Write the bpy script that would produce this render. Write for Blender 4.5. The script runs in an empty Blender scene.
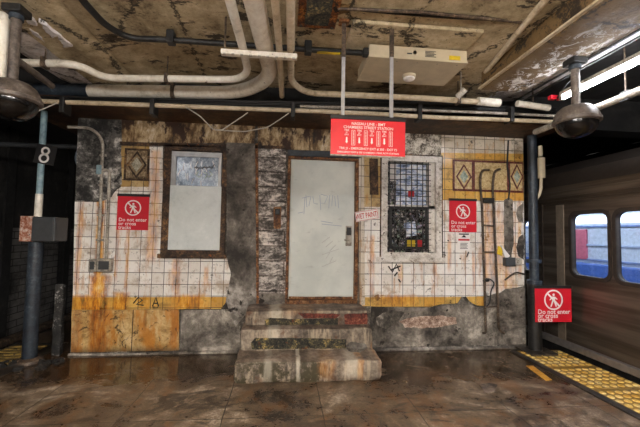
import bpy, bmesh, math, random
from mathutils import Vector, Matrix, noise
random.seed(7)
C = bpy.context.scene.collection
PI = math.pi
# ------------------------------------------------------------------ camera model
F = 350.0; CX, CY = 320.0, 213.5
YAW = math.atan(35/F); PIT = math.atan(19.1/F); ROLL = math.radians(1.0); H = 1.63
def ray(px, py):
    a = px-CX; b = CY-py
    c, s = math.cos(ROLL), math.sin(ROLL)
    a, b = (a*c-b*s)/F, (a*s+b*c)/F
    cp, sp = math.cos(PIT), math.sin(PIT)
    fwd = cp-b*sp; up = sp+b*cp
    cy, sy = math.cos(YAW), math.sin(YAW)
    return (a*cy+fwd*sy, fwd*cy-a*sy, up)
def aY(px, py, Y):
    r = ray(px, py); t = Y/r[1]; return Vector((r[0]*t, Y, H+r[2]*t))
def aZ(px, py, z):
    r = ray(px, py); t = (z-H)/r[2]; return Vector((r[0]*t, r[1]*t, z))
def aX(px, py, X):
    r = ray(px, py); t = X/r[0]; return Vector((X, r[1]*t, H+r[2]*t))
D = 4.9
def W(px, py): p = aY(px, py, D); return (p.x, p.z)
def WR(x0, y0, x1, y1, Y=D):
    """upright rectangle on the plane Y from its photo corners -> x0,x1,z0,z1"""
    ym = (y0+y1)/2; xm = (x0+x1)/2
    return aY(x0, ym, Y).x, aY(x1, ym, Y).x, aY(xm, y1, Y).z, aY(xm, y0, Y).z

cd = bpy.data.cameras.new('camera'); cam = bpy.data.objects.new('camera', cd); C.objects.link(cam)
cd.sensor_width = 36; cd.lens = F/640*36; cd.clip_start = .05
fw = Vector(ray(CX, CY)).normalized(); rt = (Vector(ray(CX+10, CY))-Vector(ray(CX, CY))).normalized(); up = rt.cross(fw)
M3 = Matrix((rt, up, -fw)).transposed()
cam.matrix_world = Matrix.Translation((0, 0, H)) @ M3.to_4x4()
bpy.context.scene.camera = cam

# ------------------------------------------------------------------ materials
class N:
    def __init__(s, name):
        s.m = bpy.data.materials.new(name); s.m.use_nodes = True
        s.t = s.m.node_tree; s.n = s.t.nodes; s.n.clear()
        s.out = s.n.new('ShaderNodeOutputMaterial'); s.b = s.n.new('ShaderNodeBsdfPrincipled')
        s.t.links.new(s.b.outputs[0], s.out.inputs[0])
        s.tc = s.n.new('ShaderNodeTexCoord').outputs['Object']
        s.xyz = None
    def L(s, a, b):
        if hasattr(a, 'is_output'): s.t.links.new(a, b)
        else: b.default_value = a
    def sep(s):
        if not s.xyz:
            q = s.n.new('ShaderNodeSeparateXYZ'); s.t.links.new(s.tc, q.inputs[0]); s.xyz = q.outputs
        return s.xyz
    def comb(s, x, y, z):
        q = s.n.new('ShaderNodeCombineXYZ')
        for i, v in enumerate((x, y, z)): s.L(v, q.inputs[i])
        return q.outputs[0]
    def scaled(s, v):
        q = s.n.new('ShaderNodeVectorMath'); q.operation = 'MULTIPLY'; s.t.links.new(s.tc, q.inputs[0]); q.inputs[1].default_value = v
        return q.outputs[0]
    def noise(s, sc, det=4, ro=.6, vec=None, dist=0.0):
        q = s.n.new('ShaderNodeTexNoise'); s.t.links.new(vec or s.tc, q.inputs['Vector'])
        q.inputs['Scale'].default_value = sc; q.inputs['Detail'].default_value = det; q.inputs['Roughness'].default_value = ro
        q.inputs['Distortion'].default_value = dist
        return q.outputs['Fac']
    def voro(s, sc, feat='DISTANCE_TO_EDGE', vec=None, out='Distance'):
        q = s.n.new('ShaderNodeTexVoronoi'); q.feature = feat; s.t.links.new(vec or s.tc, q.inputs['Vector']); q.inputs['Scale'].default_value = sc
        return q.outputs[out]
    def m2(s, op, a, b=0.0):
        q = s.n.new('ShaderNodeMath'); q.operation = op; s.L(a, q.inputs[0]); s.L(b, q.inputs[1]); return q.outputs[0]
    def sm(s, x, a, b, lo=0.0, hi=1.0):
        q = s.n.new('ShaderNodeMapRange'); q.interpolation_type = 'SMOOTHSTEP'; s.L(x, q.inputs[0])
        if a > b: a, b, lo, hi = b, a, hi, lo
        q.inputs[1].default_value = a; q.inputs[2].default_value = b; q.inputs[3].default_value = lo; q.inputs[4].default_value = hi
        return q.outputs[0]
    def mix(s, f, a, b, mode='MIX'):
        q = s.n.new('ShaderNodeMix'); q.data_type = 'RGBA'; q.blend_type = mode
        s.L(f, q.inputs[0])
        for v, i in ((a, 6), (b, 7)):
            if isinstance(v, tuple) and len(v) == 3: v = (*v, 1)
            s.L(v, q.inputs[i])
        return q.outputs[2]
    def ramp(s, f, stops):
        q = s.n.new('ShaderNodeValToRGB'); s.t.links.new(f, q.inputs[0]); e = q.color_ramp.elements
        while len(e) < len(stops): e.new(.5)
        for i, (p, c) in enumerate(stops): e[i].position = p; e[i].color = (*c, 1)
        return q.outputs[0]
    def fin(s, col, rough=.7, bump=None, bs=.3, bd=.01, metal=0.0, spec=None):
        s.L((*col, 1) if isinstance(col, tuple) else col, s.b.inputs['Base Color']); s.L(rough, s.b.inputs['Roughness']); s.L(metal, s.b.inputs['Metallic'])
        if spec is not None: s.b.inputs['Specular IOR Level'].default_value = spec
        if bump is not None:
            q = s.n.new('ShaderNodeBump'); q.inputs['Strength'].default_value = bs; q.inputs['Distance'].default_value = bd
            s.t.links.new(bump, q.inputs['Height']); s.t.links.new(q.outputs[0], s.b.inputs['Normal'])
        return s.m
def S(r, g, b):
    f = lambda c: (c/255/12.92 if c <= 10 else ((c/255+.055)/1.055)**2.4)
    return (f(r), f(g), f(b))
def grime(name, stops, sc=2.5, rough=.75, bump=.4, speck=None, speck_lim=(.62, .68), speck_sc=9, metal=0.0, bd=.01, stretch=None, fine=.4):
    k = N(name); v = k.scaled(stretch) if stretch else None
    a = k.noise(sc, 8, .74, v, .3); b = k.noise(sc*6, 6, .78, v)
    f = k.m2('ADD', k.m2('MULTIPLY', a, 1-fine), k.m2('MULTIPLY', b, fine))
    n = len(stops); lo, hi = .39, .61
    col = k.ramp(f, [(lo+(hi-lo)*i/(n-1), c) for i, c in enumerate(stops)])
    if speck: col = k.mix(k.sm(k.noise(speck_sc, 6, .7, v), *speck_lim), col, speck)
    return k.fin(col, rough, f, bump, bd, metal)
def plain(name, c, rough=.5, metal=0.0, var=.18, sc=14, bump=0):
    k = N(name); a = k.noise(sc, 5, .65)
    col = k.mix(k.sm(a, .3, .7), tuple(x*(1-var) for x in c), tuple(min(1, x*(1+var*.5)) for x in c))
    return k.fin(col, rough, a if bump else None, bump, .004, metal)
def emit(name, c, st):
    k = N(name); k.b.inputs['Emission Color'].default_value = (*c, 1); k.b.inputs['Emission Strength'].default_value = st
    k.b.inputs['Base Color'].default_value = (*c, 1); return k.m

def streaks(k, lst):
    """rust runs: list of (x, half width, z top, z bottom)"""
    x, _, z = k.sep(); w = k.noise(5, 4, .7); w2 = k.noise(14, 5, .75, k.scaled((1, 1, .14)))
    acc = None
    for (x0, hw, zt, zb, *st_) in lst:
        d = k.m2('ABSOLUTE', k.m2('SUBTRACT', k.m2('ADD', x, k.m2('MULTIPLY', k.m2('SUBTRACT', w, .5), hw*1.2)), x0))
        m = k.m2('MULTIPLY', k.sm(d, hw, hw*.35), k.m2('MULTIPLY', k.sm(z, zb-.06, zb+.1), k.sm(z, zt+.03, zt-.03)))
        m = k.m2('MULTIPLY', k.m2('MULTIPLY', m, k.sm(w2, .26, .5)), st_[0] if st_ else .55)
        acc = m if acc is None else k.m2('MAXIMUM', acc, m)
    return acc
RUST = [(W(100, 280)[0], .17, 1.02, .24, 1.0), (W(122, 300)[0], .14, .80, .3, .8), (W(190, 300)[0], .3, .77, .55, .7), (W(176, 258)[0], .07, 1.25, .8), (W(100, 240)[0], .07, 2.05, .9, .95), (W(92, 300)[0], .3, .77, .5, .8), (W(500, 250)[0], .35, 2.0, .8, .45), (W(400, 300)[0], .5, .76, .6, .6), (W(80, 240)[0], .05, 2.0, .8), (W(154, 200)[0], .10, 2.7, 1.2),
        (W(178, 270)[0], .05, 1.16, .7), (W(206, 270)[0], .04, 1.14, .9), (W(128, 250)[0], .03, 1.75, .8), (W(118, 240)[0], .03, 1.75, .95), (W(372, 250)[0], .05, 1.6, .7),
        (W(449, 245)[0], .04, 1.65, 1.1), (W(400, 280)[0], .05, 1.2, .95), (W(434, 280)[0], .04, 1.2, 1.0), (W(486, 250)[0], .08, 2.2, .9),
        (W(473, 270)[0], .03, 1.4, .8), (W(519, 240)[0], .04, 2.2, 1.0), (W(148, 300)[0], .03, .74, .3), (W(176, 330)[0], .05, .64, .1), (W(76, 320)[0], .07, .64, .05)]
def tile_mat(name, c1, c2, dirt, rustiness, grout=(.05, .04, .03)):
    k = N(name); x, y, z = k.sep()
    q = k.n.new('ShaderNodeTexBrick'); q.offset = 0; q.squash = 1
    k.t.links.new(k.comb(k.m2('ADD', x, 10.01), k.m2('ADD', z, 10-.742), 0.0), q.inputs['Vector'])
    q.inputs['Color1'].default_value = (*c1, 1); q.inputs['Color2'].default_value = (*c2, 1); q.inputs['Mortar'].default_value = (*grout, 1)
    q.inputs['Scale'].default_value = 1; q.inputs['Brick Width'].default_value = .156; q.inputs['Row Height'].default_value = .154
    q.inputs['Mortar Size'].default_value = .0045; q.inputs['Mortar Smooth'].default_value = .3; q.inputs['Bias'].default_value = -.2
    col = q.outputs['Color']
    n1 = k.noise(3.2, 8, .7); n2 = k.noise(20, 6, .75); n3 = k.noise(9, 6, .7, k.scaled((1, 1, .2)))
    col = k.mix(k.m2('MULTIPLY', k.sm(n1, .51, .66), .65), col, dirt)
    col = k.mix(k.m2('MULTIPLY', k.sm(n3, .53, .64), rustiness), col, S(176, 118, 40))
    col = k.mix(k.m2('MULTIPLY', k.sm(k.noise(6, 7, .78), .61, .65), .85), col, S(46, 36, 28))
    col = k.mix(k.m2('MULTIPLY', k.sm(n2, .57, .66), .55), col, S(70, 52, 36))
    r = streaks(k, RUST)
    rc = k.ramp(k.noise(11, 6, .75, k.scaled((1, 1, .25))), [(.36, S(50, 22, 6)), (.44, S(150, 74, 6)), (.52, S(214, 136, 16)), (.6, S(236, 176, 60)), (.68, S(240, 214, 150))])
    col = k.mix(k.m2('MULTIPLY', r, .92), col, rc)
    h = k.m2('ADD', k.m2('MULTIPLY', q.outputs['Fac'], -1.0), k.m2('MULTIPLY', n2, .25))
    return k.fin(col, k.sm(n1, .3, .7, .22, .5), h, .5, .004)
WHITE = tile_mat('white_tile', S(240, 236, 231), S(220, 213, 205), S(158, 132, 100), .55)
WHITE2 = tile_mat('dirty_white_tile', S(214, 204, 188), S(186, 170, 146), S(112, 88, 62), .5)
YEL = tile_mat('yellow_tile', S(222, 182, 98), S(196, 142, 56), S(112, 80, 42), .6)
YELD = tile_mat('stained_yellow_tile', S(170, 134, 72), S(204, 182, 136), S(52, 36, 22), .6)
PLASTER = grime('old_plaster', [S(26, 23, 20), S(58, 53, 47), S(92, 86, 78), S(168, 160, 148)], 2.6, .8, .7, S(24, 20, 17), (.6, .66), 7)
PILAS = grime('grey_pilaster_plaster', [S(44, 40, 36), S(80, 74, 68), S(122, 115, 107), S(184, 176, 168)], 1.3, .8, .55, S(38, 31, 26), (.6, .66), 6, fine=.22)
SOOT = grime('sooty_stone', [S(12, 11, 11), S(40, 38, 36), S(100, 97, 93), S(212, 208, 202)], 2.3, .7, .9, S(12, 11, 10), (.57, .63), 6, bd=.02, fine=.3)
LOWPL = grime('grey_cement_render', [S(40, 35, 30), S(92, 85, 77), S(136, 128, 118), S(196, 186, 172)], 1.7, .8, .6, S(40, 32, 26), (.6, .66), 6, fine=.22)
FLAKE = grime('flaking_white_paint', [S(40, 34, 28), S(96, 86, 74), S(206, 198, 184), S(226, 220, 210)], 7, .7, 1.0, bd=.015)
PEBBLE = grime('exposed_pebble_aggregate', [S(60, 44, 36), S(140, 112, 96), S(180, 154, 136), S(230, 214, 198)], 22, .8, 1.0, bd=.012)
FRIEZE = grime('rust_stained_frieze', [S(36, 24, 16), S(110, 84, 52), S(184, 160, 122), S(224, 212, 190)], 3.2, .7, .5, S(52, 28, 12), (.52, .6), 5, stretch=(1, 1, .5), fine=.22)
BROWNWOOD = grime('rotten_dark_brown_wood', [S(18, 12, 8), S(46, 32, 22), S(84, 62, 44), S(150, 112, 70)], 5, .75, .8, S(150, 84, 28), (.64, .7), 8)
RUSTM = grime('rusty_painted_steel', [S(30, 18, 12), S(84, 50, 28), S(140, 94, 54), S(176, 150, 118)], 8, .65, .7, S(186, 112, 40), (.6, .66), 9, .2)
PLATE = grime('rust_red_steel_plate', [S(24, 12, 6), S(96, 48, 16), S(160, 96, 34), S(206, 150, 70)], 8, .5, .9, S(16, 9, 6), (.54, .6), 10, .3)
def blockmat():
    k = N('stained_block'); x, y, z = k.sep()
    q = k.n.new('ShaderNodeTexBrick'); q.offset = .5
    k.t.links.new(k.comb(x, z, 0.0), q.inputs['Vector']); q.inputs['Scale'].default_value = 1
    q.inputs['Brick Width'].default_value = 4.1; q.inputs['Row Height'].default_value = .205; q.inputs['Mortar Size'].default_value = .009
    q.inputs['Color1'].default_value = (1, 1, 1, 1); q.inputs['Color2'].default_value = (.8, .8, .8, 1); q.inputs['Mortar'].default_value = (.25, .22, .2, 1)
    a = k.noise(4.5, 8, .75, k.scaled((.7, 1, 1.6)), .5); b = k.noise(26, 6, .75)
    f = k.m2('ADD', k.m2('MULTIPLY', a, .7), k.m2('MULTIPLY', b, .3))
    c = k.ramp(f, [(.38, S(28, 24, 22)), (.46, S(84, 78, 73)), (.51, S(150, 142, 136)), (.56, S(226, 218, 210))])
    c = k.mix(1.0, c, q.outputs['Color'], 'MULTIPLY')
    c = k.mix(k.sm(k.noise(9, 5, .7), .64, .7), c, S(92, 56, 26))
    return k.fin(c, .75, f, .8, .015)
BLOCK = blockmat()
def marblemat():
    k = N('rust_stained_marble'); x, y, z = k.sep()
    a = k.noise(4, 8, .72, None, 1.2); b = k.noise(15, 6, .75)
    c = k.ramp(k.m2('ADD', k.m2('MULTIPLY', a, .65), k.m2('MULTIPLY', b, .35)), [(.34, S(70, 50, 28)), (.45, S(176, 140, 86)), (.55, S(206, 176, 124)), (.66, S(226, 204, 164))])
    st = k.sm(k.noise(6, 6, .7, k.scaled((1, 1, .3))), .46, .62)
    c = k.mix(k.m2('MULTIPLY', st, .75), c, S(190, 120, 30))
    c = k.mix(k.m2('MULTIPLY', k.sm(k.noise(7, 7, .75, None, 1.5), .57, .61), .85), c, S(52, 38, 22))
    for xx in (W(133, 330)[0],):
        c = k.mix(k.sm(k.m2('ABSOLUTE', k.m2('SUBTRACT', x, xx)), .008, .003), c, S(60, 40, 20))
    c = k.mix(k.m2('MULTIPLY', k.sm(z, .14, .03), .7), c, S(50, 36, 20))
    rc = k.ramp(k.noise(11, 6, .75, k.scaled((1, 1, .25))), [(.35, S(58, 26, 6)), (.5, S(150, 78, 8)), (.68, S(214, 140, 30))])
    c = k.mix(k.m2('MULTIPLY', streaks(k, [(W(101, 280)[0], .15, .7, .02, .95), (W(78, 320)[0], .08, .66, .02), (W(175, 330)[0], .07, .66, .05), (W(145, 330)[0], .03, .66, .3)]), .9), c, rc)
    return k.fin(c, .4, b, .2, .004)
MARBLE = marblemat()
def stepmat():
    k = N('worn_step_concrete'); x, y, z = k.sep()
    a = k.noise(3.2, 9, .72); b = k.noise(22, 6, .75); s = k.noise(12, 5, .7, k.scaled((1, .4, .12)))
    f = k.m2('ADD', k.m2('MULTIPLY', a, .7), k.m2('MULTIPLY', b, .3))
    c = k.ramp(f, [(.36, S(48, 40, 34)), (.46, S(104, 92, 80)), (.54, S(142, 128, 112)), (.64, S(188, 174, 156))])
    c = k.mix(k.m2('MULTIPLY', k.sm(s, .5, .62), .55), c, S(196, 178, 152))
    c = k.mix(k.m2('MULTIPLY', k.sm(k.noise(5, 6, .7), .56, .66), .6), c, S(96, 56, 26))
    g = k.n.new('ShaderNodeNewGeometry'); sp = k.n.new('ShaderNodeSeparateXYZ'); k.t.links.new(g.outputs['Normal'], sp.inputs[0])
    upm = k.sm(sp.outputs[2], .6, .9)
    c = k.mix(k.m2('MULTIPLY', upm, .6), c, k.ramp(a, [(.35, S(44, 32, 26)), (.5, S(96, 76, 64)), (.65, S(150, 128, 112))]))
    c = k.mix(k.m2('MULTIPLY', k.m2('MULTIPLY', k.sm(x, .28, .12), k.sm(z, .24, .2)), k.sm(k.noise(7, 6, .75), .4, .55)), c, S(66, 58, 38))
    c = k.mix(k.m2('MULTIPLY', streaks(k, [(-.12, .03, .25, .0, .8), (.5, .12, .24, .03, .7), (.95, .22, .24, 0, .6), (-.45, .06, .24, 0, .5), (-.4, .1, .7, .25, .7)]), .7), c, S(222, 212, 192))
    rc = k.ramp(k.noise(13, 5, .7, k.scaled((1, 1, .15))), [(.35, S(50, 28, 12)), (.5, S(160, 104, 46)), (.7, S(222, 190, 140))])
    c = k.mix(k.m2('MULTIPLY', streaks(k, [(.2, .12, .22, .04, .8), (.57, .05, .24, .0, .9), (.8, .05, .3, .02), (1.0, .1, .7, .3), (-.1, .3, .66, .6, .7)]), .85), c, rc)
    return k.fin(c, .75, f, .8, .015)
STEP = stepmat()
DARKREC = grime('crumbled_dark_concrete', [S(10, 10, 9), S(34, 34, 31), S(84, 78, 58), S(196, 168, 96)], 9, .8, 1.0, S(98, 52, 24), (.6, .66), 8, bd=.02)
REDBR = grime('red_rusted_nosing', [S(30, 14, 10), S(84, 34, 24), S(124, 60, 44), S(170, 120, 96)], 7, .75, .8)
def floormat():
    k = N('wet_concrete_floor'); x, y, z = k.sep()
    a = k.noise(1.3, 9, .72, k.scaled((1, 1.25, 1)), .9); b = k.noise(6, 8, .8, None, .5); d = k.noise(34, 5, .78)
    f = k.m2('ADD', k.m2('ADD', k.m2('MULTIPLY', a, .56), k.m2('MULTIPLY', b, .29)), k.m2('MULTIPLY', d, .15))
    c = k.ramp(f, [(.41, S(28, 22, 18)), (.455, S(70, 55, 43)), (.50, S(94, 77, 58)), (.55, S(130, 112, 92)), (.62, S(192, 176, 156))])
    c = k.mix(k.m2('MULTIPLY', k.sm(k.noise(2.3, 7, .75, k.scaled((1, .6, 1))), .5, .6), .6), c, S(112, 74, 38))
    c = k.mix(k.m2('MULTIPLY', k.sm(k.noise(1.7, 8, .75, k.scaled((.8, 1.6, 1)), .8), .53, .6), .7), c, S(40, 30, 23))
    q = k.n.new('ShaderNodeTexBrick'); q.offset = 0
    w = k.m2('MULTIPLY', k.m2('SUBTRACT', k.noise(3, 3, .6), .5), .03)
    k.t.links.new(k.comb(k.m2('ADD', k.m2('ADD', x, 10-.74+.04), w), k.m2('ADD', k.m2('ADD', y, 10-3.2), w), 0.0), q.inputs['Vector'])
    q.inputs['Scale'].default_value = 1; q.inputs['Brick Width'].default_value = .88; q.inputs['Row Height'].default_value = 2.0
    q.inputs['Mortar Size'].default_value = .006; q.inputs['Mortar Smooth'].default_value = .5
    c = k.mix(k.m2('MULTIPLY', q.outputs['Fac'], .8), c, S(22, 16, 12))
    c = k.mix(k.m2('MULTIPLY', k.sm(k.noise(13, 6, .8), .6, .64), .75), c, S(30, 23, 18))
    # standing water along the booth, mostly at its left end
    wn = k.noise(1.8, 5, .6)
    edge = k.m2('ADD', y, k.m2('MULTIPLY', k.m2('SUBTRACT', wn, .5), 1.6))
    pl = k.m2('MULTIPLY', k.sm(edge, 3.9, 4.2), k.sm(x, -.3, -.7))
    pr = k.m2('MULTIPLY', k.m2('MULTIPLY', k.sm(edge, 3.6, 4.2), k.sm(x, 1.1, 1.4)), .92)
    pud = k.m2('MAXIMUM', pl, pr)
    c = k.mix(k.m2('MULTIPLY', pud, .6), c, S(50, 33, 18))
    ro = k.m2('ADD', k.m2('MULTIPLY', k.sm(f, .4, .62, .22, .6), k.m2('SUBTRACT', 1.0, pud)), k.m2('MULTIPLY', pud, .07))
    h = k.m2('MULTIPLY', k.m2('SUBTRACT', f, k.m2('MULTIPLY', q.outputs['Fac'], .3)), k.m2('SUBTRACT', 1.0, k.m2('MULTIPLY', pud, .93)))
    return k.fin(c, ro, h, .6, .02)
FLOOR = floormat()
def ceilmat(name, stops, white=0.0):
    k = N(name)
    a = k.noise(.9, 9, .7, k.scaled((1.2, .8, 1)), .6); b = k.noise(8, 7, .8)
    f = k.m2('ADD', k.m2('MULTIPLY', a, .62), k.m2('MULTIPLY', b, .38))
    c = k.ramp(f, stops)
    e = k.m2('ADD', k.voro(.8, vec=k.scaled((1.3, .8, 1))), k.m2('MULTIPLY', k.m2('SUBTRACT', b, .5), .25))
    c = k.mix(k.m2('MULTIPLY', k.sm(k.m2('ABSOLUTE', e), .022, .004), .9), c, S(20, 15, 9))
    c = k.mix(k.m2('MULTIPLY', k.sm(k.noise(3.4, 8, .75, k.scaled((.6, 1.4, 1))), .57, .6), .9), c, S(40, 29, 17))
    c = k.mix(k.m2('MULTIPLY', k.sm(k.noise(22, 6, .8), .6, .64), .7), c, S(36, 27, 17))
    if white:
        x, y, z = k.sep(); zone = k.m2('MULTIPLY', k.sm(y, 2.2, 2.9), k.sm(x, 2.25, 2.4))
        c = k.mix(k.m2('MULTIPLY', k.sm(k.noise(7, 9, .8, None, .8), white, white+.04), zone), c, S(226, 220, 212))
    return k.fin(c, .8, f, .9, .03)
CEIL = ceilmat('brown_concrete_ceiling', [(.37, S(84, 68, 48)), (.45, S(160, 143, 112)), (.53, S(192, 175, 143)), (.62, S(220, 206, 178))])
CEILB = ceilmat('peeling_beam_concrete', [(.36, S(58, 40, 20)), (.46, S(104, 80, 46)), (.54, S(114, 89, 53)), (.64, S(128, 104, 68))], .51)
PEEL = ceilmat('white_peeling_ceiling_paint', [(.38, S(36, 28, 24)), (.43, S(176, 168, 164)), (.5, S(228, 224, 224)), (.62, S(240, 238, 240))])
SOFF = grime('brown_board_soffit', [S(20, 12, 7), S(48, 30, 18), S(76, 50, 30), S(112, 84, 54)], 1.8, .6, .4, S(170, 136, 92), (.66, .7), 4)
BLACKC = grime('shade_black_concrete', [S(8, 7, 7), S(16, 15, 14), S(28, 26, 24), S(46, 43, 40)], 1.5, .8, .5)  # near-black colour holds the darkness over the tracks, despite the tubes
BALLAST = grime('black_track_bed', [S(6, 6, 6), S(20, 18, 16), S(36, 32, 28), S(62, 56, 48)], 6, .9, 1.0, bd=.03)
def wbrick():
    k = N('dim_white_tunnel_brick'); x, y, z = k.sep()
    q = k.n.new('ShaderNodeTexBrick'); k.t.links.new(k.comb(y, z, 0.0), q.inputs['Vector']); q.inputs['Scale'].default_value = 1
    q.inputs['Brick Width'].default_value = .42; q.inputs['Row Height'].default_value = .14; q.inputs['Mortar Size'].default_value = .01
    q.inputs['Color1'].default_value = (*S(112, 108, 104), 1); q.inputs['Color2'].default_value = (*S(100, 98, 96), 1); q.inputs['Mortar'].default_value = (*S(36, 34, 32), 1)
    n = k.noise(1.4, 8, .7)
    c = k.mix(k.sm(n, .42, .65), q.outputs['Color'], S(34, 32, 30))
    return k.fin(c, .6, n, .2)
WBRICK = wbrick()
PIPEW = grime('chipped_white_pipe_paint', [S(180, 170, 154), S(216, 207, 192), S(228, 221, 208), S(238, 233, 222)], 3, .4, .15, S(70, 52, 36), (.66, .7), 12)
PIPET = grime('cream_pipe_paint', [S(140, 122, 98), S(186, 168, 140), S(202, 186, 160), S(216, 204, 182)], 2.5, .45, .15, S(70, 50, 32), (.66, .7), 12)
GALV = grime('weathered_galvanized_steel', [S(84, 78, 70), S(140, 132, 120), S(172, 164, 152), S(196, 190, 178)], 9, .5, .2, S(90, 58, 34), (.64, .7), 12, .1)
BLACK = grime('black_painted_metal', [S(8, 8, 8), S(20, 19, 19), S(30, 29, 28), S(52, 50, 48)], 6, .5, .25)
CABLE = plain('black_cable_jacket', S(20, 20, 20), .45)
BROWNP = grime('rusted_brown_conduit', [S(26, 18, 12), S(54, 42, 32), S(84, 68, 54), S(130, 110, 88)], 9, .6, .3)
BLUEP = grime('blue_grey_paint', [S(70, 92, 100), S(112, 138, 148), S(130, 156, 164), S(150, 170, 174)], 4, .5, .2, S(190, 186, 176), (.67, .7), 9)
SLATE = grime('dark_slate_blue_paint', [S(14, 17, 22), S(30, 37, 46), S(42, 51, 60), S(76, 84, 90)], 3.5, .5, .25)
BOXG = plain('dark_grey_box_enamel', S(58, 60, 62), .5)
def doormat():
    k = N('off_white_door_paint'); x, y, z = k.sep()
    a = k.noise(1.6, 6, .6); b = k.noise(12, 6, .7, k.scaled((.35, 1, 1)))
    c = k.mix(k.sm(a, .35, .65), S(196, 202, 198), S(218, 222, 216))
    c = k.mix(k.m2('MULTIPLY', k.sm(b, .58, .72), .35), c, S(150, 152, 150))
    c = k.mix(k.m2('MULTIPLY', k.sm(k.noise(30, 4, .8), .68, .74), .4), c, S(120, 116, 110))
    e = k.sm(k.m2('ADD', z, k.m2('MULTIPLY', k.noise(20, 5, .7), .05)), .80, .73)
    c = k.mix(k.m2('MULTIPLY', e, .6), c, S(160, 150, 130))
    return k.fin(c, .4, a, .1)
DOORP = doormat()
BOARD = grime('white_window_board', [S(190, 198, 198), S(206, 212, 212), S(212, 218, 218), S(222, 226, 226)], 1.6, .5, .05)
def reflectglass():
    k = N('scratched_reflection_pane')
    a = k.noise(7, 8, .8, k.scaled((1, 1, .6)), 1.5); b = k.noise(30, 5, .7)
    f = k.m2('ADD', k.m2('MULTIPLY', a, .7), k.m2('MULTIPLY', b, .3))
    c = k.ramp(f, [(.36, S(40, 52, 66)), (.46, S(96, 112, 132)), (.54, S(146, 162, 180)), (.62, S(228, 234, 240))])  # blue-grey tones paint in the glass reflections, along with scratches
    return k.fin(c, .15, f, .1)
REFPANE = reflectglass()
def clutter():
    k = N('clutter_and_reflection_pane')
    a = k.voro(24, 'F1', None, 'Color'); n = k.noise(18, 6, .8)
    hs = k.n.new('ShaderNodeHueSaturation'); k.t.links.new(a, hs.inputs['Color']); hs.inputs['Saturation'].default_value = .35; hs.inputs['Value'].default_value = .5
    c = k.mix(k.sm(n, .5, .6), S(18, 15, 13), hs.outputs[0])
    c = k.mix(k.sm(k.noise(11, 7, .82), .54, .6), c, S(190, 182, 178))  # pale specks paint in reflections and scrawl over the clutter
    return k.fin(c, .25)
CLUT = clutter()
def paperm():
    k = N('blue_printed_sheet'); n = k.noise(9, 7, .75, k.scaled((.6, 1, 1.6)), .8)
    return k.fin(k.ramp(n, [(.38, S(80, 90, 116)), (.45, S(150, 170, 210)), (.5, S(206, 216, 236)), (.55, S(248, 249, 252))]), .4)
PAPERB = paperm()
SASH = grime('flaking_cream_sash_paint', [S(120, 108, 96), S(196, 188, 178), S(220, 214, 206), S(230, 226, 220)], 6, .5, .4, S(70, 52, 40), (.62, .66), 12)
SILVER = plain('dull_aluminium', S(168, 168, 170), .4, .3)
SIGNR = plain('sign_red', S(206, 24, 44), .4, 0, .06)
SIGNR2 = plain('hanging_sign_red', S(222, 30, 44), .35, 0, .05)
SIGNW = plain('sign_white', S(236, 230, 226), .5, 0, .03)
SIGNK = plain('sign_black', S(26, 24, 24), .5)
REDI = plain('red_ink', S(196, 30, 40), .5, 0, .05)
STEELTR = None
def steelm():
    k = N('dull_stainless_steel'); a = k.noise(3, 5, .6, k.scaled((1, .12, 3))); 
    c = k.mix(k.sm(a, .35, .65), S(84, 74, 64), S(120, 108, 96))  # brown base paints in the station mirrored by the steel
    return k.fin(c, .42, None, metal=.75)
STEEL = steelm()
STEELD = plain('dark_brown_train_roof', S(66, 58, 52), .5, .5)
def glassm(name, tint, refl=.12):
    k = N(name); k.n.remove(k.b)
    tr = k.n.new('ShaderNodeBsdfTransparent'); tr.inputs[0].default_value = (*tint, 1)
    gl = k.n.new('ShaderNodeBsdfGlossy'); gl.inputs['Roughness'].default_value = .03
    lw = k.n.new('ShaderNodeLayerWeight'); lw.inputs[0].default_value = .5; fr = k.n.new('ShaderNodeMath'); fr.operation = 'MULTIPLY_ADD'; pw = k.n.new('ShaderNodeMath'); pw.operation = 'POWER'; pw.inputs[1].default_value = 4; k.t.links.new(lw.outputs['Facing'], pw.inputs[0]); k.t.links.new(pw.outputs[0], fr.inputs[0]); fr.inputs[1].default_value = .4; fr.inputs[2].default_value = .03
    mx = k.n.new('ShaderNodeMixShader'); k.t.links.new(fr.outputs[0], mx.inputs[0]); k.t.links.new(tr.outputs[0], mx.inputs[1]); k.t.links.new(gl.outputs[0], mx.inputs[2])
    k.t.links.new(mx.outputs[0], k.out.inputs[0]); return k.m
GLASS = glassm('train_window_glass', (.8, .86, .95))
DOMEG = N('smoked_dome_plastic').fin(S(16, 14, 13), .16, spec=.35)
HOUS = grime('weathered_brown_housing', [S(44, 36, 32), S(80, 70, 62), S(102, 92, 84), S(138, 126, 116)], 5, .45, .2)
def tacmat():
    k = N('yellow_tactile_rubber'); x, y, z = k.sep(); n = k.noise(5, 7, .78); m_ = k.noise(22, 5, .75)
    c = k.ramp(n, [(.4, S(196, 150, 62)), (.5, S(226, 190, 100)), (.6, S(244, 222, 160))])
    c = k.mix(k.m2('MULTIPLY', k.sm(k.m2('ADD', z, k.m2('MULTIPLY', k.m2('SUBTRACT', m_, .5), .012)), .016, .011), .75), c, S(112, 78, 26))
    c = k.mix(k.m2('MULTIPLY', k.sm(n, .55, .62), .6), c, S(96, 66, 26))
    return k.fin(c, .5, m_, .2)
YTAC = tacmat()
YTACD = grime('dirty_yellow_edge_rubber', [S(40, 31, 18), S(104, 82, 40), S(160, 130, 64), S(206, 178, 104)], 4, .6, .3, S(40, 30, 20), (.56, .62), 9)
KERB = grime('dark_edge_rubber', [S(18, 15, 13), S(38, 32, 27), S(56, 48, 40), S(88, 76, 62)], 4, .5, .4)
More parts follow.
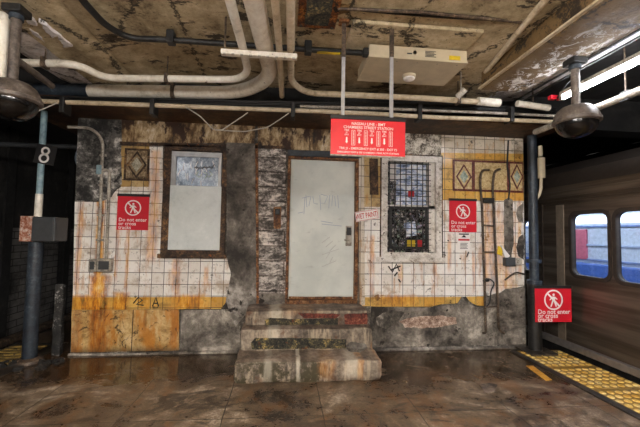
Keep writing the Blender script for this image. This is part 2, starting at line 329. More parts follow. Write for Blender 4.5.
YPAINT = grime('worn_yellow_paint', [S(110, 74, 24), S(190, 134, 40), S(206, 152, 52), S(220, 176, 80)], 6, .6, .2)
BOXC = plain('beige_box_enamel', S(200, 186, 158), .5, 0, .12, 6)
YST = plain('yellow_sticker', S(222, 190, 40), .5)
MAROON = grime('maroon_mosaic', [S(44, 16, 14), S(84, 34, 30), S(104, 48, 42), S(140, 90, 78)], 14, .4, .3)
MOSA = grime('beige_mosaic', [S(96, 74, 44), S(176, 148, 98), S(198, 176, 130), S(222, 206, 170)], 26, .4, .4)
MOSG = grime('grey_green_mosaic', [S(70, 82, 76), S(128, 144, 136), S(160, 172, 162), S(196, 200, 188)], 26, .4, .4)

# ------------------------------------------------------------------ geometry helpers
class MB:
    def __init__(s): s.b = bmesh.new(); s.smooth = False
    def box(s, x0, x1, y0, y1, z0, z1, bev=0.0):
        r = bmesh.ops.create_cube(s.b, size=1); vs = r['verts']
        for v in vs:
            v.co = Vector((x0 if v.co.x < 0 else x1, y0 if v.co.y < 0 else y1, z0 if v.co.z < 0 else z1))
        if bev:
            es = list({e for v in vs for e in v.link_edges})
            bmesh.ops.bevel(s.b, geom=es, offset=bev, segments=2, affect='EDGES', profile=.5)
        return s
    def prism(s, pts, y0, y1):
        """outline in (x,z) extruded from y0 (front) to y1"""
        f = [s.b.verts.new((x, y0, z)) for x, z in pts]; g = [s.b.verts.new((x, y1, z)) for x, z in pts]; n = len(pts)
        s.b.faces.new(f); s.b.faces.new(g[::-1])
        for i in range(n): s.b.faces.new((f[i], g[i], g[(i+1) % n], f[(i+1) % n]))
        return s
    def gprism(s, pts, fn, d0, d1):
        f = [s.b.verts.new(fn(u, v, d0)) for u, v in pts]; g = [s.b.verts.new(fn(u, v, d1)) for u, v in pts]; n = len(pts)
        s.b.faces.new(f); s.b.faces.new(g[::-1])
        for i in range(n): s.b.faces.new((f[i], g[i], g[(i+1) % n], f[(i+1) % n]))
        return s
    def ring(s, outer, inner, fn, d0, d1):
        n = len(outer)
        L = [[s.b.verts.new(fn(u, v, d)) for u, v in pp] for pp in (outer, inner) for d in (d0, d1)]
        of, ob, nf, nb = L
        for i in range(n):
            j = (i+1) % n
            s.b.faces.new((of[i], of[j], nf[j], nf[i])); s.b.faces.new((ob[j], ob[i], nb[i], nb[j]))
            s.b.faces.new((of[j], of[i], ob[i], ob[j])); s.b.faces.new((nf[i], nf[j], nb[j], nb[i]))
        return s
    def tube(s, pts, r, n=10, caps=True):
        pts = [Vector(p) for p in pts]; rings = []
        t0 = (pts[1]-pts[0]).normalized(); a = t0.orthogonal().normalized()
        for i, p in enumerate(pts):
            t = (pts[min(i+1, len(pts)-1)]-pts[max(i-1, 0)]).normalized()
            a = (a-t*a.dot(t)).normalized(); b = t.cross(a)
            rr = r[i] if isinstance(r, (list, tuple)) else r
            rings.append([s.b.verts.new(p+(a*math.cos(2*PI*k/n)+b*math.sin(2*PI*k/n))*rr) for k in range(n)])
        for A, B in zip(rings, rings[1:]):
            for k in range(n): s.b.faces.new((A[k], A[(k+1) % n], B[(k+1) % n], B[k]))
        if caps: s.b.faces.new(rings[0][::-1]); s.b.faces.new(rings[-1])
        s.smooth = True; return s
    def lathe(s, prof, c, n=28, ax='Z'):
        rings = []
        for r, h in prof:
            if r < 1e-5: rings.append([s.b.verts.new(s._ax(c, 0, 0, h, ax))])
            else: rings.append([s.b.verts.new(s._ax(c, r*math.cos(2*PI*k/n), r*math.sin(2*PI*k/n), h, ax)) for k in range(n)])
        for A, B in zip(rings, rings[1:]):
            for k in range(n):
                j = (k+1) % n
                if len(A) == 1 and len(B) == 1: continue
                if len(A) == 1: s.b.faces.new((A[0], B[j], B[k]))
                elif len(B) == 1: s.b.faces.new((A[k], A[j], B[0]))
                else: s.b.faces.new((A[k], A[j], B[j], B[k]))
        s.smooth = True; return s
    def _ax(s, c, a, b, h, ax):
        return Vector(c)+(Vector((a, b, h)) if ax == 'Z' else Vector((a, h, b)) if ax == 'Y' else Vector((h, a, b)))
    def rough(s, x0, x1, y0, y1, z0, z1, amp, seg=.05, rnd=.02, seed=0):
        tb = bmesh.new(); bmesh.ops.create_cube(tb, size=1)
        d = (x1-x0, y1-y0, z1-z0)
        for axis in range(3):
            n = max(2, int(d[axis]/seg))
            for i in range(1, n):
                pc = [0, 0, 0]; pn = [0, 0, 0]; pc[axis] = -.5+i/n; pn[axis] = 1
                bmesh.ops.bisect_plane(tb, geom=tb.verts[:]+tb.edges[:]+tb.faces[:], plane_co=pc, plane_no=pn)
        c = Vector(((x0+x1)/2, (y0+y1)/2, (z0+z1)/2)); half = Vector(d)/2
        for v in tb.verts:
            q = Vector((v.co.x*d[0], v.co.y*d[1], v.co.z*d[2])); inn = Vector([max(-half[i]+rnd, min(half[i]-rnd, q[i])) for i in range(3)])
            o = q-inn
            if o.length > 1e-6: q = inn+o.normalized()*min(o.length, rnd)
            p = c+q; nv = noise.noise_vector(p*6+Vector((seed*7, 0, 0)))*amp+noise.noise_vector(p*19+Vector((seed, 3, 0)))*amp*.5
            v.co = p+nv
        me = bpy.data.meshes.new('t'); tb.to_mesh(me); tb.free(); s.b.from_mesh(me); bpy.data.meshes.remove(me); s.smooth = True
        return s
    def lump(s, c, r, squash=(1, 1, 1), seed=0, amp=.35, sub=2):
        res = bmesh.ops.create_icosphere(s.b, subdivisions=sub, radius=1)
        for v in res['verts']:
            k = 1+amp*noise.noise(v.co*1.6+Vector((seed*3.1, seed, 0)))
            v.co = Vector(c)+Vector((v.co.x*squash[0], v.co.y*squash[1], v.co.z*squash[2]))*r*k
        return s
    def text(s, txt, fn, size, cx, cy, align='CENTER', depth=.0008, sx=1.0):
        cu = bpy.data.curves.new('t', 'FONT'); cu.body = txt; cu.size = size; cu.align_x = align; cu.align_y = 'CENTER'; cu.resolution_u = 2
        cu.offset = size*.012
        ob = bpy.data.objects.new('t', cu); C.objects.link(ob); bpy.context.view_layer.update()
        me = bpy.data.meshes.new_from_object(ob.evaluated_get(bpy.context.evaluated_depsgraph_get()))
        tb = bmesh.new(); tb.from_mesh(me)
        for v in tb.verts: v.co = Vector(fn(cx+v.co.x*sx, cy+v.co.y, depth))
        tb.to_mesh(me); tb.free(); s.b.from_mesh(me)
        bpy.data.meshes.remove(me); bpy.data.objects.remove(ob); bpy.data.curves.remove(cu); return s
    def build(s, name, mat, parent=None, loc=None):
        me = bpy.data.meshes.new(name); o = bpy.data.objects.new(name, me); C.objects.link(o)
        if parent is not None:
            o.parent = parent; org = Vector(parent['_o'])
        else: org = Vector(loc) if loc is not None else Vector((0, 0, 0)); o.location = org
        o['_o'] = tuple(org); ORG.append(o)
        if org.length: bmesh.ops.translate(s.b, verts=s.b.verts[:], vec=-org)
        bmesh.ops.recalc_face_normals(s.b, faces=s.b.faces[:])
        s.b.to_mesh(me); s.b.free(); me.materials.append(mat)
        if s.smooth:
            for p in me.polygons: p.use_smooth = True
            me.set_sharp_from_angle(angle=.7)
        return o
ORG = []
def tag(o, label, cat, group=None):
    o['label'] = label; o['category'] = cat
    if group: o['group'] = group
    return o
def thing(name, loc, label, cat, group=None):
    o = bpy.data.objects.new(name, None); C.objects.link(o); o.location = loc; o['_o'] = tuple(loc); ORG.append(o); o.empty_display_size = .1
    return tag(o, label, cat, group)
def struct(o): o['kind'] = 'structure'; return o
def fillet(pts, rad, n=7):
    pts = [Vector(p) for p in pts]; out = [pts[0]]
    for a, b, c in zip(pts, pts[1:], pts[2:]):
        r = min(rad, (b-a).length*.48, (c-b).length*.48); p = b+(a-b).normalized()*r; q = b+(c-b).normalized()*r
        for i in range(n+1):
            t = i/n; out.append(p.lerp(b, t).lerp(b.lerp(q, t), t))
    out.append(pts[-1]); return out
def wob(pts, seg=.12, amp=.012, sag=0.0, seed=0):
    pts = [Vector(p) for p in pts]; out = []
    for a, b in zip(pts, pts[1:]):
        n = max(2, int((b-a).length/seg))
        for i in range(n):
            t = i/n; p = a.lerp(b, t); p.z -= sag*4*t*(1-t)
            out.append(p+noise.noise_vector(p*1.5+Vector((seed*5, 0, 0)))*amp)
    out.append(pts[-1]); return out
def jag(pts, amp=.012, seg=.045, straight=()):
    """subdivide a closed (x,z) outline and make its edge ragged"""
    out = []; n = len(pts)
    for i in range(n):
        a = Vector((*pts[i], 0)); b = Vector((*pts[(i+1) % n], 0)); k = max(1, int((b-a).length/seg)) if i not in straight else 1
        for j in range(k):
            p = a.lerp(b, j/k); q = noise.noise_vector(p*9)*amp+noise.noise_vector(p*27)*amp*.6 if i not in straight else Vector((0, 0, 0))
            out.append((p.x+q.x, p.y+q.y))
    return out
def wpoly(px, t, amp=.012, straight=(), Y=D):
    return MB().prism(jag([W(*p) for p in px], amp, straight=straight), Y-t, Y+.01)
def holes_wall(mb, x0, x1, z0, z1, y0, y1, holes):
    xs = sorted({x0, x1, *[h[0] for h in holes], *[h[1] for h in holes]}); zs = sorted({z0, z1, *[h[2] for h in holes], *[h[3] for h in holes]})
    for a, b in zip(xs, xs[1:]):
        zstart = None
        for c, d in zip(zs, zs[1:]):
            mx, mz = (a+b)/2, (c+d)/2
            inside = any(h[0] < mx < h[1] and h[2] < mz < h[3] for h in holes)
            if not inside and zstart is None: zstart = c
            if inside and zstart is not None: mb.box(a, b, y0, y1, zstart, c); zstart = None
        if zstart is not None: mb.box(a, b, y0, y1, zstart, z1)
    return mb
FRONT = lambda Y: (lambda u, v, d: (u, Y-d, v))

# ------------------------------------------------------------------ the setting
XL, XR = W(73, 300)[0], W(525, 250)[0]
SOF = 3.1
wL = WR(163, 146, 226.5, 256); wD = WR(286.5, 151.5, 358, 304); wR = WR(381, 156, 441, 258)
wall = struct(holes_wall(MB(), XL, XR, 0, SOF, D, D+.2, [wL, (wD[0], wD[1], .65, wD[3]), wR]).build('wall_front', PLASTER))
def wp(name, mb, mat, parent=wall): return mb.build(name, mat, parent)
struct(MB().box(XL, XL+.2, D+.2, 8.0, 0, SOF).build('wall_left', SOOT)); struct(MB().box(XR-.2, XR, D+.2, 8.0, 0, SOF).build('wall_right', PLASTER))
struct(MB().box(XL+.2, XR-.2, 7.0, 7.2, 0, SOF).build('wall_back', BLACKC))
# left of the door
wp('sooty_corner', wpoly([(79, 118), (122, 118), (122, 184), (116, 189), (111, 196), (102, 202), (76, 201)], .02, .012, (0, 6)), SOOT)
wp('white_tile_field', wpoly([(75.5, 201), (101, 202), (112, 197), (117, 190), (121, 187), (149, 187), (150, 143), (163, 143), (163, 256), (227, 256), (229, 262), (231, 274), (229, 285), (227, 296.7), (73.5, 297)], .016, .009, (5, 6, 7, 8, 13, 14)), WHITE)
wp('yellow_tile_field', wpoly([(122, 143), (150, 143), (150, 187), (121, 187)], .016, .004), YELD)
wp('stained_frieze', wpoly([(122, 119), (255, 121), (255, 143.5), (122, 143)], .016, .008), FRIEZE)
wp('stained_frieze', wpoly([(258, 121), (381, 126), (381, 152), (286, 150), (258, 147)], .014, .008), FRIEZE)
wp('yellow_tile_band', wpoly([(73.5, 297), (227, 296.7), (225, 303), (221, 308.5), (72.5, 309.5)], .017, .005, (0, 4)), YEL)
wp('rusted_strip', wpoly([(121, 142), (286, 146.5), (286, 149.5), (121, 145.5)], .03, .004), BROWNWOOD)
m = wp('marble_panel', wpoly([(72.5, 310), (179, 309), (179.5, 350), (72, 352)], .02, .004), MARBLE)
wp('dark_render_patch', wpoly([(181, 310), (236, 309), (243, 350), (181, 351)], .012, .008), LOWPL)
wp('grey_pilaster', wpoly([(227, 143), (255, 144), (256.5, 305), (248, 312), (236, 326), (226, 300), (229, 285), (231, 274), (227, 256)], .035, .008, (0,)), PILAS)
wp('rust_seam', wpoly([(255.5, 144), (258, 144), (259, 304), (256.5, 304)], .03, .003), RUSTM)
wp('block_infill', wpoly([(258.5, 147), (286, 149), (286.5, 304), (259, 303)], .012, .004), BLOCK)
wp('brown_ledge', wpoly([(259, 293), (286.5, 293), (286.5, 305), (248, 306), (250, 303), (259, 302)], .02, .006), LOWPL)
# right of the door
wp('tile_return', wpoly([(358.5, 152), (363.5, 152), (364.5, 305), (359, 305)], .03, .003), WHITE2)
wp('brown_upper_panel', wpoly([(364, 152), (381, 152), (381, 207), (364, 207)], .016, .004), YELD)
wp('dark_wood_strip', wpoly([(369, 159), (377.5, 159), (378, 195), (369.5, 195)], .024, .005), BROWNWOOD)
wp('white_tile_field', wpoly([(364.5, 207), (381, 207), (381, 258), (441, 258), (441, 200), (523, 201), (523.5, 286), (505, 289), (500, 292), (484, 296.5), (364.5, 297)], .016, .008, (0, 1, 2, 3, 4, 5, 9, 10)), WHITE)
wp('yellow_tile_band', wpoly([(364.5, 297), (461, 296.5), (457, 303), (440, 304), (430, 307), (362, 306)], .017, .006, (0,)), YEL)
wp('yellow_tile_band', wpoly([(466, 296.5), (483, 296), (484, 306), (476, 305), (469, 301)], .017, .006, (0,)), YEL)
wp('flaking_paint_patch', wpoly([(381, 130), (441, 132), (441, 156), (381, 155)], .014, .01), FLAKE)
wp('dirty_tile_courses', wpoly([(441, 134), (522, 136), (522.5, 154), (441, 153)], .016, .006), WHITE2)
wp('yellow_tile_field', wpoly([(441, 153), (522.5, 154), (523, 201), (441, 200)], .016, .003), YEL)
wp('grey_render', wpoly([(371, 306), (430, 308), (441, 305), (457, 304), (462, 297), (466, 302), (476, 307), (485, 306), (484, 297.5), (500, 293), (505, 290), (524, 287), (525.5, 344), (371, 347)], .010, .007), LOWPL)
wp('pebble_patch', wpoly([(399, 322), (408, 317), (424, 316), (441, 315), (455, 317), (456, 324), (440, 327), (420, 328), (404, 327)], .016, .02), PEBBLE)
wp('bare_stone_patch', wpoly([(376, 317), (390, 310), (404, 312), (398, 322), (386, 329), (378, 325)], .014, .02), PLASTER)
wp('cement_strip', wpoly([(503, 200), (508, 198), (512, 200), (512.5, 244), (510, 258), (504, 256), (503, 235)], .024, .010), LOWPL)
wp('cement_strip', wpoly([(517, 207), (522, 203), (522.5, 222), (518, 222), (515, 214)], .022, .012), LOWPL)
wp('cement_strip', wpoly([(518, 237), (522.5, 234), (523, 260), (518, 256), (515.5, 247)], .022, .012), LOWPL)
# mosaic panels with diamonds
def lozenge(x0, x1, z0, z1, k): 
    cx, cz = (x0+x1)/2, (z0+z1)/2; hx, hz = (x1-x0)/2*k, (z1-z0)/2*k
    return [(cx-hx, cz), (cx, cz-hz), (cx+hx, cz), (cx, cz+hz)]
def rect(x0, x1, z0, z1): return [(x0, z0), (x1, z0), (x1, z1), (x0, z1)]
def diamond(x0, x1, z0, z1, parent, mb_=None, mi=None, mc=None):
    MB().ring(lozenge(x0, x1, z0, z1, .98), lozenge(x0, x1, z0, z1, .78), FRONT(D), .02, .031).build('diamond_border', mb_ or MAROON, parent)
    MB().ring(lozenge(x0, x1, z0, z1, .78), lozenge(x0, x1, z0, z1, .52), FRONT(D), .02, .029).build('diamond_inlay', mi or MOSA, parent)
    MB().gprism(lozenge(x0, x1, z0, z1, .52), FRONT(D), .02, .031).build('diamond_centre', mc or MOSG, parent)
a = WR(125, 149, 150, 181); p = MB().gprism(rect(*a), FRONT(D), .01, .022).build('diamond_panel', YELD, wall)
pad = .028; MB().ring(rect(*a), rect(a[0]+pad, a[1]-pad, a[2]+pad, a[3]-pad), FRONT(D), .02, .027).build('panel_border', BROWNWOOD, p)
MUD = grime('soot_browned_mosaic', [S(40, 28, 18), S(104, 84, 58), S(150, 130, 100), S(190, 176, 150)], 14, .5, .4)
MB().box(a[0]+pad, a[1]-pad, D-.0235, D-.02, a[2]+pad, a[3]-pad).build('panel_field', MUD, p)
diamond(a[0]+pad, a[1]-pad, a[2]+pad, a[3]-pad, p, BROWNWOOD, MUD, grime('pale_grey_mosaic', [S(80, 76, 62), S(150, 146, 128), S(176, 172, 156), S(206, 202, 190)], 20, .5, .4))
a = WR(452, 161, 522, 192); p = MB().gprism(rect(*a), FRONT(D), .01, .022).build('mosaic_panel', MOSA, wall)
pad = .03; MB().ring(rect(*a), rect(a[0]+pad, a[1]-.01, a[2]+pad, a[3]-pad), FRONT(D), .02, .027).build('panel_border', MAROON, p)
for x in (WR(471, 161, 474, 192), WR(506, 161, 509, 192)): MB().box(x[0], x[1], D-.027, D-.02, a[2]+.02, a[3]-.02).build('panel_divider', MAROON, p)
b = WR(455, 164, 471, 190); diamond(*b, p); b = WR(509.5, 164, 522, 190); diamond(*b, p)

# soffit, cross beam, ceiling
struct(MB().box(-3.3, 3.75, 4.25, 8.0, SOF, SOF+.06).build('ceiling_soffit', SOFF))
struct(MB().box(-6, 6.5, 4.5, 4.8, SOF+.06, 3.7).build('ceiling_cross_beam', BLACKC))
def profile(name, pts, y0, y1, mat, amp=.012, seed=0, seg=.14):
    """a ceiling surface: cross-section polyline (x,z) run along the platform, slightly uneven, with a top so that it is solid"""
    b = MB(); xs = []
    for (xa, za), (xb, zb) in zip(pts, pts[1:]):
        n = max(1, int(math.hypot(xb-xa, zb-za)/seg))
        xs += [(xa+(xb-xa)*i/n, za+(zb-za)*i/n) for i in range(n)]
    xs.append(pts[-1]); ny = int((y1-y0)/seg); top = max(z for _, z in pts)+.25; rows = []
    for j in range(ny+1):
        y = y0+(y1-y0)*j/ny
        rows.append([b.b.verts.new((x, y, z+(noise.noise(Vector((x*3, y*1.2, seed)))+.6*noise.noise(Vector((x*9, y*5, seed))))*amp)) for x, z in xs])
    for A, B in zip(rows, rows[1:]):
        for i in range(len(xs)-1): b.b.faces.new((A[i], A[i+1], B[i+1], B[i]))
    b.box(pts[0][0], pts[-1][0], y0, y1, top, top+.05); b.smooth = True
    return struct(b.build(name, mat))
profile('ceiling', [(-2.35, 3.38), (-2.12, 3.42), (-2.07, 3.40), (-1.85, 3.46), (-1.8, 3.435), (-1.45, 3.49), (-.9, 3.5), (1.55, 3.5), (1.9, 3.47), (2.2, 3.5), (2.75, 3.5)], -6, 4.55, CEIL, .016)
profile('ceiling_edge', [(-2.8, 3.46), (-2.6, 3.39), (-2.35, 3.38)], -6, 4.55, PEEL, .02, 3)
profile('ceiling_edge', [(2.70, 3.5), (3.0, 3.5), (3.3, 3.54)], -6, 4.55, PEEL, .02, 5)
profile('ceiling_over_tracks', [(-6.2, 3.6), (-2.75, 3.6)], -6, 12, BLACKC, .01, 1, .5)
profile('ceiling_over_tracks', [(3.3, 3.6), (7.2, 3.6)], -6, 12, BLACKC, .01, 2, .5)
struct(MB().rough(2.2, 2.72, -4, 3.72, 3.29, 3.75, .012, .12, .015, 2).build('ceiling_beam', CEILB))
struct(MB().box(2.165, 2.20, -4, 3.72, 3.30, 3.318).build('trim_1', PIPET))
# recessed seam lines of the slab
for i, (p0, p1) in enumerate((((330, 9), (520, 22)), ((340, 24), (470, 40)))):
    q0, q1 = aZ(*p0, 3.49), aZ(*p1, 3.49)
    struct(MB().tube(wob([q0, q1], .1, .02, 0, i), .012, 6).build('ceiling_seam', BLACKC))
struct(MB().box(.55, 1.75, 2.9, 3.35, 3.455, 3.49, .01).build('ceiling_patch', CEIL))

# floor, platform edges, track beds
struct(MB().box(-3.72, 3.28, -6, 8, -.3, 0).build('floor', FLOOR))
struct(MB().box(-3.7, 3.28, -6, 8, -1.2, -.3).build('platform_base', BLACKC)); struct(MB().box(3.28, 3.9, -6, 8, -1.2, -.02).build('platform_base', BLACKC))
struct(MB().box(-7, -3.72, -6, 14, -1.3, -1.15).build('track_bed', BALLAST)); struct(MB().box(3.9, 7.5, -6, 14, -1.3, -1.15).build('track_bed', BALLAST))
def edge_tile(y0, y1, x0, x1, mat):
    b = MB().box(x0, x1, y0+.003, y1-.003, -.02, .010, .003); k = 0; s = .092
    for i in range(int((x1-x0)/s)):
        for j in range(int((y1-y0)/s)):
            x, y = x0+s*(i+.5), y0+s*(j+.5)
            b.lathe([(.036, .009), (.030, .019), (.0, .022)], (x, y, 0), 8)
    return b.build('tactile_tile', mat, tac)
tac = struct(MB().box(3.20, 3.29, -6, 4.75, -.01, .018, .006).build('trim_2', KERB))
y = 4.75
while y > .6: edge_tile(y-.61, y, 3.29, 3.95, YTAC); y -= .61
lt = struct(MB().box(-3.70, -3.02, 1.0, 5.4, -.01, .012, .004).build('trim_3', KERB))
b = MB(); yy = 1.1
while yy < 5.3: b.box(-3.66, -3.2, yy, yy+.05, .01, .022, .004); yy += .105
b.build('yellow_edge_bars', YTACD, lt)
q = [aZ(*p, 0) for p in ((526, 366), (533, 366), (552, 380), (546, 381))]
struct(MB().gprism([(v.x, v.y) for v in q], lambda u, v, d: (u, v, d), -.002, .004).build('trim_4', YPAINT))
q = [aZ(*p, 0) for p in ((371, 349), (371, 346.5), (526, 344), (526, 346.5))]
struct(MB().tube(wob([(1.15, D-.03, .01), (XR, D-.03, .01)], .1, .008), .03, 6).build('baseboard_right', PILAS))
struct(MB().tube(wob([(XL, D-.03, .005), (-.5, D-.03, .005)], .1, .008), .022, 6).build('baseboard_left', LOWPL))
# far sides of both tracks
struct(MB().box(-5.8, -5.5, -2, 14, -1.2, 1.62).build('wall_track', WBRICK)); struct(MB().box(-5.9, -5.4, -2, 14, 1.62, 3.6).build('wall_track_upper', BLACKC))  # upper wall coloured black for the shade above the lit brick band
struct(MB().box(7.2, 7.4, -2, 14, -1.2, 3.6).build('wall_far_right', BLACKC)); struct(MB().box(-6, 7.4, 13.8, 14, -1.2, 3.7).build('wall_tunnel_end', BLACKC))
for X in (-5.0, -3.95+.1): tag(MB().box(X-.035, X+.035, -2, 13, -1.0, -.86, .01).build('rail', BROWNP, None, (0, 0, 0)), 'dark running rail on the left track bed, %s' % ('nearer the tunnel wall' if X < -4.5 else 'nearer the platform'), 'rail', 'running rails of the left track')
tag(MB().box(-5.35, -5.2, -2, 13, -.62, -.5, .01).build('cover_board', BROWNP), 'dark third rail cover board along the left tunnel wall', 'board')
for i, Y in enumerate((7.3, 9.2)):
    struct(MB().box(-5.5, -5.36, Y, Y+.22, -1.2, 3.6).build('tunnel_column', BLACK))
# rear wall behind platform so that light stays in the station
struct(MB().box(-7, 7.4, -8.2, -8, -1.2, 3.8).build('wall_rear', PILAS))
struct(MB().box(-6.2, -6.0, -8, -2, -1.2, 3.8).build('wall_left_rear', BLACKC))

# marks on the tiles, peeled ceiling flakes, a spalled spot of the floor
g = MB()
for s_ in ([(388, 266), (392, 272), (396, 264), (399, 271)], [(390, 270), (400, 266)], [(397, 272), (394, 276)], [(398, 279), (400, 282)]): g.tube([Vector((W(*q)[0], D-.018, W(*q)[1])) for q in s_], .011, 6)
g.build('black_scrawl', SIGNK, wall)
g = MB()
for s_ in ([(134, 303), (139, 297), (143, 300), (137, 304), (144, 305)], [(153, 306), (156.5, 297), (159, 306)], [(154, 303), (158, 303)], [(447, 240), (448, 241)], [(459, 258), (460, 259)], [(466, 257), (468, 252)]): g.tube([Vector((W(*q)[0], D-.019, W(*q)[1])) for q in s_], .009, 6)
g.build('black_scrawl', SIGNK, wall)
ceil_ = bpy.data.objects['ceiling']
for i, poly in enumerate(([(40, 16), (48, 20), (57, 30), (52, 32), (44, 24)], [(55, 26), (62, 30), (70, 41), (64, 42)], [(30, 22), (40, 30), (48, 40), (40, 40)], [(24, 8), (32, 14), (36, 20), (28, 17)], [(255, 22), (266, 22), (262, 27)], [(330, 14), (352, 10), (348, 18), (336, 20)])):
    P_ = [aZ(*p_, 3.44) for p_ in poly]; P_ = jag([(v.x, v.y) for v in P_], .03, .03)
    MB().gprism(P_, lambda u, v, d_: (u, v, (3.385 if u < -1.7 else 3.475)+d_), 0, .075).build('peeled_patch', PEEL if i < 4 else CEILB, ceil_)
P_ = [aZ(*p_, 0) for p_ in ((478, 386), (488, 383), (497, 385), (495, 392), (484, 394))]
MB().gprism(jag([(v.x, v.y) for v in P_], .03, .03), lambda u, v, d_: (u, v, d_), -.01, .006).build('pale_spalled_patch', STEP, bpy.data.objects['floor'])

# ------------------------------------------------------------------ door
d = WR(289.5, 160, 354.5, 299.5); DZ = .66
door = struct(MB().box(d[0], d[1], D+.03, D+.075, d[2], d[3], .004).build('door_1', DOORP))
for (x0, x1, z0, z1) in ((wD[0], d[0]-.004, .64, d[3]), (d[1]+.004, wD[1], .64, d[3]), (wD[0], wD[1], d[3]+.002, d[3]+.035)):
    MB().rough(x0, x1, D-.025, D+.12, z0, z1, .003, .06, .006).build('door_frame', RUSTM, door)
MB().box(wD[0]-.01, wD[1]+.04, D-.03, D+.1, d[3]+.037, wD[3], .005).build('lintel', SLATE, door)
MB().rough(wD[0], wD[1], D-.03, D+.15, .62, d[2]-.004, .004, .06, .006).build('threshold', RUSTM, door)
MB().rough(d[0]+.01, d[1]-.01, D+.024, D+.034, d[2], d[2]+.035, .006, .03, .003).build('rusted_kick_strip', RUSTM, door)
for py in (172, 286): 
    z = W(289, py)[1]; MB().tube([(d[0]-.012, D+.0, z-.05), (d[0]-.012, D+.0, z+.05)], .014, 8).build('hinge', RUSTM, door)
h = WR(346, 226, 352, 246); lk = MB().box(h[0], h[1], D+.015, D+.034, h[2], h[3], .006).build('lock_plate', GALV, door)
lk['label'] = 'grey metal lock plate'
MB().tube([((h[0]+h[1])/2, D+.02, h[2]+.09), ((h[0]+h[1])/2, D-.03, h[2]+.09), ((h[0]+h[1])/2-.07, D-.03, h[2]+.085)], .012, 8).build('lever_handle', GALV, lk)
MB().box(h[0]+.012, h[1]-.012, D+.006, D+.02, h[3]-.13, h[3]-.02, .004).build('latch_guard', BLACK, lk)
g = MB()
for s in ([(302, 198), (310, 196)], [(305, 197), (304, 214)], [(303, 212), (298, 213)], [(311, 196), (309, 206)], [(306, 195), (307, 207)], [(313, 196), (314, 203), (318, 204)], [(320, 195), (321, 210)], [(321, 194), (328, 196), (325, 203), (321, 203)], [(330, 195), (329, 208)], [(333, 195), (332, 206)], [(335, 196), (336, 206)], [(338, 195), (339, 208)], [(321, 221), (333, 223)], [(322, 224), (342, 226)]):
    g.tube([Vector((*W(*q)[:1], D+.0285, W(*q)[1])) for q in s], .0035, 5)
gm = plain('faded_blue_marker', S(146, 160, 184), .5, 0, .1); g.build('graffiti', gm, door)
g = MB(); 
for i in range(7):
    yy = 243+i*4; g.tube([Vector((*W(322+i % 3*4, yy)[:1], D+.029, W(322, yy)[1])), Vector((*W(330+i % 4*3, yy-5)[:1], D+.029, W(330, yy-6)[1]))], .004, 5)
g.build('scuff_marks', plain('pale_grey_scuff', S(186, 186, 184), .6), door)

# ------------------------------------------------------------------ left window
fr = MB(); o = wL; i_ = WR(170, 151, 221.5, 250)
window1 = struct(MB().ring(rect(*o), rect(*i_), FRONT(D), -.08, .03).build('window_1', BROWNWOOD))
u = WR(171, 152, 221.5, 189); v = WR(176, 157, 218.5, 187)
fr = MB().ring(rect(*u), rect(*v), FRONT(D), -.05, .008).build('upper_sash', SILVER, window1)
MB().box(v[0], v[1], D+.02, D+.03, v[2]-.02, v[3]).build('pane', REFPANE, fr)
w = WR(169, 186, 221, 250); MB().box(w[0], w[1], D-.015, D+.02, w[2], w[3], .004).build('board', BOARD, window1)
MB().rough(o[0]-.03, o[1]+.03, D-.06, D+.02, o[2]-.03, o[2]+.03, .006, .05, .008).build('sill', BROWNWOOD, window1)
g = MB()
for s in ([(194, 168), (196, 166), (198, 169), (200, 166), (202, 169), (204, 166), (206, 169), (209, 166), (211, 169), (214, 164)], [(194, 167), (200, 168), (206, 167), (213, 167)]):
    g.tube([Vector((W(*q)[0], D+.018, W(*q)[1])) for q in s], .006, 5)
g.build('black_scrawl', SIGNK, window1)
g = MB()
for s in ([(198, 171), (196, 175), (199, 177), (201, 174)], [(203, 172), (207, 174), (205, 178)], [(209, 171), (212, 174), (208, 177)]):
    g.tube([Vector((W(*q)[0], D+.018, W(*q)[1])) for q in s], .005, 5)
g.build('green_scrawl', plain('faded_green_paint', S(150, 170, 140), .5), window1)
g = MB()
for k in range(13):
    x = 179+random.random()*34; y = 160+random.random()*22; dx = random.uniform(-3, 3); 
    g.tube([Vector((W(*q)[0], D+.019, W(*q)[1])) for q in ((x, y), (x+dx*.6, y+2.5), (x+dx, y+5+random.random()*3))], .004, 5)
g.build('white_scratches', SIGNW, window1)

# ------------------------------------------------------------------ right window with grille
q_ = rect(wR[0]-.02, wR[1]+.02, wR[2]-.02, wR[3]+.02); MB().ring(q_, rect(wR[0]+.004, wR[1]-.004, wR[2]+.004, wR[3]-.004), FRONT(D), -.02, .02).build('window_gap_shade', BROWNWOOD, wall)  # dark ring stands in for the shaded gap around the frame
o = wR; i_ = WR(387, 162, 435.5, 252.5)
window2 = struct(MB().ring(rect(*o), rect(*i_), FRONT(D), -.1, .03).build('window_2', SASH))
s_ = WR(376, 257, 443, 262); MB().rough(s_[0], s_[1], D-.07, D+.02, s_[2], s_[3], .004, .05, .008).build('sill', SASH, window2)
MB().box(i_[0], i_[1], D+.075, D+.09, i_[2], i_[3]).build('pane', CLUT, window2)
r_ = WR(387, 205, 435.5, 208.5); MB().box(i_[0], i_[1], D+.03, D+.075, r_[2], r_[3]).build('meeting_rail', SASH, window2)
r_ = WR(428.5, 162, 435.5, 252); MB().box(r_[0], r_[1], D+.03, D+.07, r_[2], r_[3]).build('sash_stile', SASH, window2)
g = MB(); xs = [388+k*5.8 for k in range(8)]
for k in range(8):
    x = aY(389+k*5.6, 207, D).x; g.box(x-.0045, x+.0045, D-.012, D+.004, i_[2]-.01, i_[3]+.01)
n = 17
for k in range(n):
    z = i_[2]+.03+(i_[3]-i_[2]-.06)*k/(n-1); g.box(i_[0]-.01, i_[1]+.01-.08, D-.004, D+.008, z-.0045, z+.0045)
